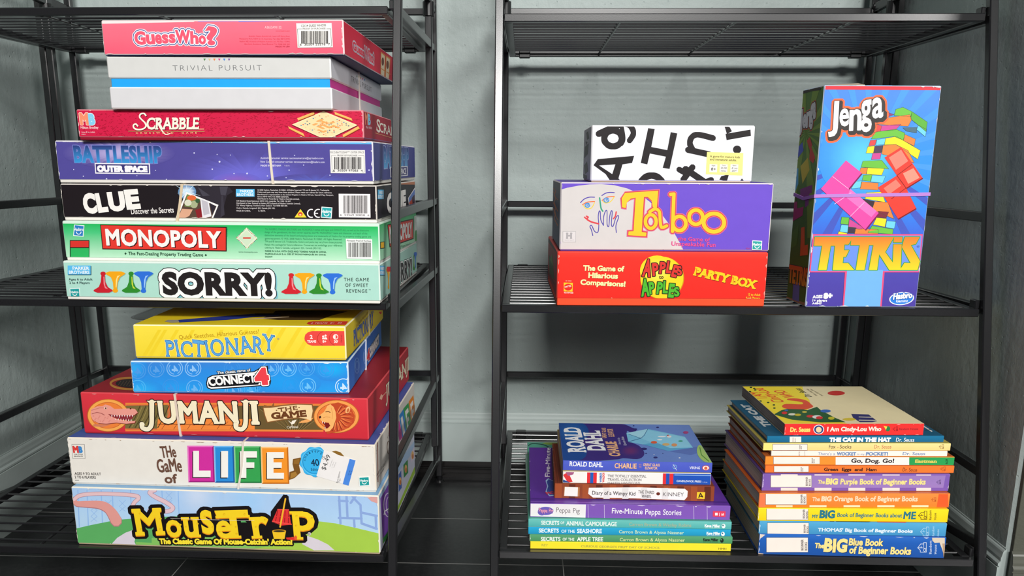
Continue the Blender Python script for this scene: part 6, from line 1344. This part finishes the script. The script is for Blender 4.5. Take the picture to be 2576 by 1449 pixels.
# ---------- right rack, bottom shelf, right pile (bottom to top)
def plate(f, x0, x1, y0, y1, sx, c='#efe4da', words=True):
    """white publisher's series plate at the left of the spine"""
    f.poly([(x0-3, y0-3), (x1+3, y0-3), (x1+3, y1+3), (x0-3, y1+3)], '#3a2c34', 1); f.poly([(x0, y0), (x1, y0), (x1, y1), (x0, y1)], c, 2)
    if words:
        h = y1-y0; f.text('BEGINNER', sx, y1-h*.12, sx, y0+h*.12, h*.15, '#3a3234', b=.02, lay=3, top=(sx-h*.17, y1-h*.12)); f.text('BOOKS', sx+h*.26, y1-h*.12, sx+h*.26, y0+h*.3, h*.15, '#3a3234', b=.02, lay=3, top=(sx+h*.09, y1-h*.12))
def house(f, x, y, w, h, c):
    f.stroke([(x, y+h*.55), (x+w*.35, y+h*.15), (x+w*.7, y+h*.15), (x+w*.7, y), (x+w, y), (x+w, y+h), (x+w*.3, y+h), (x+w*.3, y+h*.8), (x, y+h*.55), (x+w*.55, y+h*.55)], max(2.5, w*.06), c, 3)
    f.stroke([(x+w*.7, y+h*.15), (x+w*.7, y+h*.6), (x+w, y+h*.6)], max(2, w*.05), c, 3); f.ring(x+w*.8, y+h*.8, w*.13, h*.15, max(2, w*.05), c, 3, n=10); f.stroke([(x+w*.4, y+h*.38), (x+w*.4, y+h*.5)], max(2, w*.06), c, 3)
def rh(f, x, y0, y1, h, c, gap):
    f.text('Random', x, y1, x, y0, h, c, lay=3, b=.01, top=(x-h, y1)); f.text('House', x+gap, y1, x+gap, y0+(y1-y0)*.3, h, c, lay=3, b=.01, top=(x+gap-h, y1))
def checks(f, y0, y1, xs, c, lay=1):
    for a, b in xs: f.poly([(a, y0), (b, y0), (b, y1), (a, y1)], c, lay)

t, m, F = book('picture_book', 'thick deep blue hardback with torn corners at the bottom of the right book pile', (30.65, 95.35, -49.42, -.5, 23.67, 18.2, 2.92), '#1c58ac', '#1a4c98', '#1a4c98', group=G5, over=.16)
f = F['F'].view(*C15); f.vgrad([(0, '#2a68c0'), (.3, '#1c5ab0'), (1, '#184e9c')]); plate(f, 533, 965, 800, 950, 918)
yl = '#f6dc8c'; f.text('The', 1036, 905, 1134, 908, 50, yl, b=.02, fat=2, jit=.1, drop=(4, 4, '#0c2450'), lay=1); f.lay = 1; f.text('BIG', 1130, 940, 1370, 945, 135, yl, b=.05, fat=1.5, jit=.15, sp=.03, drop=(6, 6, '#0c2450'), lay=1); f.text('Blue Book', 1392, 878, 1750, 884, 72, yl, b=.03, fat=1, jit=.12, drop=(4, 4, '#0c2450'), lay=1); f.text('of Beginner Books', 1395, 962, 2040, 975, 74, yl, b=.03, fat=1, jit=.12, drop=(4, 4, '#0c2450'), lay=1)
house(f, 2112, 850, 90, 100, '#d8e0ec'); rh(f, 2258, 830, 968, 26, '#c8d4e8', 52)
f.poly([(2262, 800), (2395, 800), (2395, 1020), (2370, 930), (2340, 850), (2290, 855), (2265, 830)], '#d8c8b4', 4); f.poly([(2370, 860), (2395, 860), (2395, 1025), (2382, 1000)], '#b89878', 5); f.poly([(445, 760), (520, 768), (480, 800), (455, 810)], '#e0d0c0', 4); f.poly([(445, 960), (500, 965), (495, 985), (445, 985)], '#d8b898', 4); f.scuffs(14, 3, '#d8d8e0', 'LLT', .25)
finish_book(t, m)
t, m, F = book('picture_book', 'sky blue hardback with white lettering, second from bottom of the right book pile', (30.51, 95.36, -46.53, .2, 23.84, 18.0, 1.80), '#4498c8', '#6a98b8', '#3c88b8', group=G5, over=.16)
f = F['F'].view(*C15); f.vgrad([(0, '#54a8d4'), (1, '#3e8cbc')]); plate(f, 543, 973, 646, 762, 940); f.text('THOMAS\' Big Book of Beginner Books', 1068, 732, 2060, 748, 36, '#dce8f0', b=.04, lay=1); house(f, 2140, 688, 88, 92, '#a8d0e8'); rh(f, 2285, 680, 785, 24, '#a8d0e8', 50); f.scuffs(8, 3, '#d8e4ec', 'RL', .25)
f = F['T'].view(*C15); f.poly([(1190, 622), (1240, 622), (1240, 640), (1200, 640)], '#30343c', 1); f.poly([(1260, 624), (1640, 626), (1600, 640), (1260, 636)], '#1c2030', 1); f.poly([(1680, 628), (2000, 634), (1980, 648), (1700, 644)], '#c83438', 1)
finish_book(t, m)
t, m, F = book('picture_book', 'lemon yellow hardback with teal lettering in the right book pile', (30.25, 95.30, -44.73, 1.2, 24.3, 17.4, 1.77), '#f2d41c', '#e0c41c', '#c8b41c', group=G5, over=.16)
f = F['F'].view(*C15); f.vgrad([(0, '#f6dc24'), (1, '#eecc14')]); plate(f, 534, 966, 488, 612, 932); tc_ = '#2a7484'
f.text('MY', 1010, 594, 1072, 594, 34, tc_, fat=1.5, lay=1); f.text('BIG', 1085, 592, 1245, 592, 80, tc_, b=.045, fat=1, jit=.12, lay=1); f.text('Book of Beginner Books about', 1272, 582, 1948, 588, 42, tc_, b=.01, fat=.8, jit=.1, lay=1); f.text('ME', 1965, 604, 2090, 604, 76, tc_, b=.03, fat=1, jit=.1, lay=1)
house(f, 2120, 522, 88, 86, '#5a4a1c'); rh(f, 2256, 512, 612, 24, '#6a5a20', 50); f.scuffs(6, 3, '#e8e0b0', 'RL', .2); finish_book(t, m)
t, m, F = book('picture_book', 'orange hardback with white check bands, just above the lemon yellow book', (30.29, 95.5, -42.96, 2.0, 24.5, 16.0, 1.93), '#ee8430', '#c05a20', '#b85420', group=G5, over=.16)
f = F['F'].view(*C15); f.vgrad([(0, '#f08c40'), (1, '#ee7c28')]); checks(f, 308, 330, ((632, 805), (982, 1160), (1338, 1510), (1690, 1870), (2048, 2225)), '#f2d8b8'); checks(f, 460, 480, ((632, 805), (982, 1160), (1338, 1510), (1690, 1870), (2048, 2225)), '#f2d8b8'); f.poly([(2340, 300), (2430, 300), (2430, 490), (2310, 490)], '#e85a28', 1); f.poly([(440, 300), (522, 300), (522, 490), (440, 490)], '#f0784c', 1)
plate(f, 525, 950, 332, 453, 908); wt = '#f2d4b0'; f.text('The', 1010, 416, 1088, 416, 40, wt, b=.01, fat=1, jit=.1, lay=2); f.text('BIG', 1104, 416, 1210, 416, 50, wt, b=.05, fat=.6, jit=.1, lay=2); f.text('Orange Book of Beginner Books', 1232, 416, 2110, 418, 52, wt, b=.03, fat=.4, jit=.1, lay=2); house(f, 2258, 378, 44, 44, '#a04a1c')
finish_book(t, m)
t, m, F = book('picture_book', 'lavender purple hardback with white check bands and yellow lettering in the right book pile', (30.77, 96.29, -41.03, 2.0, 24.12, 17.3, 2.34), '#7a58aa', '#56407c', '#5c4480', group=G5, over=.16)
f = F['F'].view(*C15); f.fill('#7a58aa'); f.poly([(575, 150), (2405, 150), (2380, 278), (575, 278)], '#9678b8', 1); checks(f, 118, 150, ((682, 858), (1034, 1212), (1388, 1565), (1744, 1924), (2098, 2252)), '#e8d8d0', 2); checks(f, 278, 312, ((682, 858), (1034, 1212), (1388, 1565), (1744, 1924), (2098, 2252)), '#e8d8d0', 2)
f.view(*C14); plate(f, 577, 1002, 980, 1102, 962); f.view(*C15); yl = '#f0dc88'; f.text('The', 1068, 234, 1138, 236, 38, yl, b=.01, fat=1, jit=.1, lay=3); f.text('BIG', 1150, 238, 1275, 240, 60, yl, b=.05, fat=1, jit=.1, lay=3); f.text('Purple Book of Beginner Books', 1303, 240, 2192, 242, 58, yl, b=.03, fat=.6, jit=.1, lay=3); house(f, 2310, 196, 44, 42, '#4a3468'); f.scuffs(12, 5, '#c8b8d8', 'LR', .25)
finish_book(t, m)
t, m, F = book('picture_book', 'thin bright orange hardback with dark lettering, under the white, orange and green spine', (31.13, 96.65, -38.69, 2.0, 24.37, 16.5, .98), '#f2742c', '#b85828', '#b85828', group=G5, over=.2, brd=.13)
f = F['F'].view(*C14); f.fill('#f4762e'); plate(f, 612, 972, 884, 944, 900); f.text('Green  Eggs  and  Ham', 1132, 932, 1682, 934, 32, '#3a1c14', b=.03, serif=.03, fat=.5, lay=1); f.text('Dr. Seuss', 1955, 938, 2105, 940, 38, '#3a1c14', b=-.0, jit=.06, lay=1); house(f, 2352, 888, 48, 44, '#a04a20'); finish_book(t, m)
t, m, F = book('picture_book', 'thin hardback whose spine is orange, white and green in blocks', (31.12, 96.86, -37.71, 2.0, 24.37, 16.7, 1.14), '#f08a30', '#b05c28', '#b85c28', group=G5, over=.2, brd=.13)
f = F['F'].view(*C14); f.fill('#f48e30'); f.poly([(1255, 770), (2030, 770), (2030, 875), (1255, 875)], '#ece6e0', 1); f.poly([(2024, 770), (2520, 770), (2520, 875), (2024, 875)], '#289a50', 2); plate(f, 606, 1088, 788, 860, 1016); f.text('Go, Dog. Go!', 1416, 846, 1864, 848, 44, '#2a2426', b=.03, serif=.03, lay=2); f.text('Eastman', 2084, 846, 2310, 848, 32, '#dcc860', b=.02, serif=.04, fat=1, lay=3); f.text('B-29', 2425, 858, 2425, 808, 22, '#1c4a28', b=.03, lay=3, top=(2403, 858)); finish_book(t, m)
t, m, F = book('picture_book', 'very thin white-spined hardback with blue lettering in the right book pile', (31.89, 97.11, -36.57, 1.95, 22.71, 17.0, .70), '#efe4da', '#b85c28', '#b86028', group=G5, over=.18, brd=.11)
f = F['F'].view(*C14); f.fill('#f0e6dc'); f.stroke([(932, 722), (934, 776)], 3, '#5a4a4a', 1); bl = '#6a88b4'; f.text("There's a", 1068, 768, 1248, 770, 32, bl, jit=.1, lay=1); f.text('WOCKET', 1268, 770, 1466, 770, 33, bl, b=.02, fat=1.5, jit=.12, lay=1); f.text('in my', 1482, 768, 1556, 768, 20, bl, lay=1); f.text('POCKET!', 1572, 771, 1800, 770, 34, bl, b=.02, fat=1.5, jit=.12, lay=1); f.text('Dr. Seuss', 1955, 768, 2190, 769, 33, bl, b=.01, jit=.1, lay=1); f.text('BRIGHT & EARLY', 882, 772, 882, 726, 12, '#4a4242', lay=1, top=(868, 772)); finish_book(t, m)
t, m, F = book('picture_book', 'thin pale yellow hardback between the white and teal-blue spines', (30.83, 97.17, -35.87, 2.06, 24.15, 16.6, .99), '#f2d888', '#a89c4c', '#a89c4c', group=G5, over=.2, brd=.13)
f = F['F'].view(*C14); f.vgrad([(0, '#f4dc94'), (1, '#eccc80')]); f.poly([(490, 640), (596, 640), (596, 722), (490, 722)], '#f4e07c', 1); plate(f, 598, 958, 655, 714, 886); f.text('Fox', 1184, 698, 1252, 698, 38, '#4a3c34', lay=1); f.text('in', 1272, 694, 1288, 694, 14, '#c88a60', lay=1); f.text('Socks', 1298, 698, 1418, 698, 38, '#4a3c34', jit=.06, lay=1); f.text('Dr. Seuss', 1658, 698, 1835, 698, 38, '#c06a4c', b=.0, jit=.08, lay=1); house(f, 2336, 654, 48, 46, '#8a7040'); finish_book(t, m)
t, m, F = book('picture_book', 'thin teal-blue hardback with bold white lettering, just under the topmost book', (31.33, 97.44, -34.88, 2.6, 22.92, 15.9, .86), '#16658c', '#1a5674', '#1a5674', group=G5, over=.2, brd=.13)
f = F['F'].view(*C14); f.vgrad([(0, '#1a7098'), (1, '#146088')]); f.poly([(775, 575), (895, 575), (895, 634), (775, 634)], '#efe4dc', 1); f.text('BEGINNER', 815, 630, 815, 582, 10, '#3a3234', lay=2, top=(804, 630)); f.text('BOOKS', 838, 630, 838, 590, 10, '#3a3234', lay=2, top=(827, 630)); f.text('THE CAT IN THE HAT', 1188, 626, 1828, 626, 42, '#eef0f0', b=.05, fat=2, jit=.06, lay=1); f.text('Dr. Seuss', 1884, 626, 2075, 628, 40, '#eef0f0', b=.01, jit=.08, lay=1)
f = F['T'].view(*C14); f.text('THE CAT', 590, 470, 335, 240, 70, '#cdd4d4', b=.04, fat=3, lay=1, top=(545, 505)); f.stroke([(2180, 470), (2260, 520)], 12, '#d8d4d0', 1); f.stroke([(2190, 510), (2255, 500)], 5, '#2a2a2a', 2)
finish_book(t, m)
t, m, F = book('picture_book', 'red-spined hardback with a yellow and cream picture cover, topmost of the right book pile', (33.59, 97.85, -34.01, 2.6, 18.05, 17.5, 1.53), '#ea2a2c', '#e6d6a8', '#d8c8a0', hard=False, pages='#a8a098', group=G5, brd=.1)
f = F['F'].view(*C14); f.fill('#f0302e'); f.text('Dr. Seuss', 780, 524, 988, 522, 46, '#f4d870', b=.03, fat=1, jit=.1); f.ell(1078, 500, 56, 50, '#ece4e8', 1); f.ell(1078, 500, 48, 43, '#2c3c78', 2); f.ell(1078, 502, 30, 30, '#e8c89c', 3); f.text('I Am Cindy-Lou Who', 1166, 518, 1730, 514, 44, '#f4e4d4', b=.03, fat=1, jit=.08, lay=1); f.ell(1800, 492, 26, 28, '#2c7a44', 1); f.poly([(1755, 460), (1795, 470), (1780, 505)], '#e4d040', 2); house(f, 1852, 470, 52, 44, '#8a1a20'); f.text('Random House', 1918, 506, 2118, 504, 22, '#98222a', b=.02, lay=1); f.scuffs(20, 4, '#f4dcd4', 'TBLR', .12)
f = F['T'].view(*C14); f.fill('#eadcb0'); f.poly([(270, 40), (905, 40), (930, 140), (980, 190), (1000, 270), (900, 330), (1300, 420), (1380, 440), (700, 440)], '#f2dc34', 1)
og = '#e0522c'
f.text('I AM', 540, 172, 438, 112, 70, og, fat=2, jit=.1, lay=2, top=(445, 180)); f.text('Cindy-Lou', 728, 215, 490, 68, 90, og, fat=2, jit=.1, lay=2, top=(610, 220)); f.text('WHO', 836, 165, 705, 92, 70, og, fat=2, jit=.1, lay=2, top=(740, 178)); f.text('Dr. Seuss', 1010, 160, 880, 72, 50, '#3a4034', fat=1.5, lay=2, top=(950, 165))
f.rows([('With a little help', 1072, 150, 965, 78)], '#6a6048', 16, top=(1050, 152)); f.rows([('from Santa Claus', 1130, 150, 1000, 78)], '#6a6048', 16, top=(1108, 152))
f.poly([(610, 345), (690, 300), (820, 270), (960, 300), (1060, 265), (1100, 300), (1250, 380), (1360, 425), (1100, 428), (800, 400)], '#2a5a30', 3); f.poly([(695, 260), (740, 235), (900, 240), (900, 215), (760, 195), (760, 180), (850, 178), (950, 200), (1000, 240), (1020, 265), (950, 290), (850, 290), (740, 285)], '#e05030', 4, smooth=3)
for x, y, rx, ry, c in ((720, 330, 30, 14, '#d83030'), (800, 345, 40, 12, '#e8e4d0'), (860, 350, 36, 12, '#c8b828'), (990, 365, 40, 14, '#d83030'), (1060, 372, 50, 18, '#e8e8e0'), (1085, 380, 36, 16, '#d83030'), (1210, 385, 34, 16, '#c8c030'), (1150, 310, 56, 16, '#3a6ab8'), (930, 320, 26, 8, '#e0c848'), (740, 302, 20, 8, '#3a6ab8')): f.ell(x, y, rx, ry, c, 5, n=14)
f.poly([(1420, 340), (1600, 345), (1690, 415), (1640, 425), (1510, 425), (1440, 380)], '#38386c', 3); f.stroke([(1500, 372), (1660, 376)], 8, '#ece4c8', 4); f.stroke([(1500, 405), (1690, 408)], 8, '#ece4c8', 4); f.ell(1262, 122, 90, 24, '#cc3a34', 3); f.ell(1400, 395, 70, 14, '#d8c040', 3)
for x, y in ((370, 62), (405, 72), (360, 105), (415, 88), (470, 205), (550, 220), (610, 245), (615, 278)): f.ell(x, y, 14, 7, '#23402a', 2, n=9)
f.scuffs(10, 6, '#f0e4c8', 'LBR', .15)
finish_book(t, m)

# ---------- pale tray slid in under the yellow box, sticking out at its back left
root = empty('plastic_tray', -55.0, 132.5, -25.20, 0); tag(root, 'pale grey thin plastic tray sticking out behind the yellow game box, under the shelf', 'tray')
def rr(w, d, r, n=7):
    P = []
    for cx_, cy_, a0 in ((w/2-r, d/2-r, 0), (-w/2+r, d/2-r, 90), (-w/2+r, -d/2+r, 180), (w/2-r, -d/2+r, 270)):
        P += [(cx_+r*math.cos(R(a0+90*i/n)), cy_+r*math.sin(R(a0+90*i/n))) for i in range(n+1)]
    return P
L0 = [[(x, y, z) for x, y in rr(w, d, r)] for w, d, r, z in ((20.4, 15.0, 3.3, 0), (20.6, 15.2, 3.4, .07), (20.4, 15.0, 3.3, .14), (19.6, 14.2, 2.9, .14), (19.4, 14.0, 2.8, .08))]
m = MB()
for a, b in zip(L0, L0[1:]):
    for i in range(len(a)): m.face([a[i-1], a[i], b[i], b[i-1]], (0, 0, 0))
m.face(L0[-1], (0, 0, 0)); m.face(L0[0][::-1], (0, 0, 0)); m.build('tray_shell', GREYPLASTIC, root)
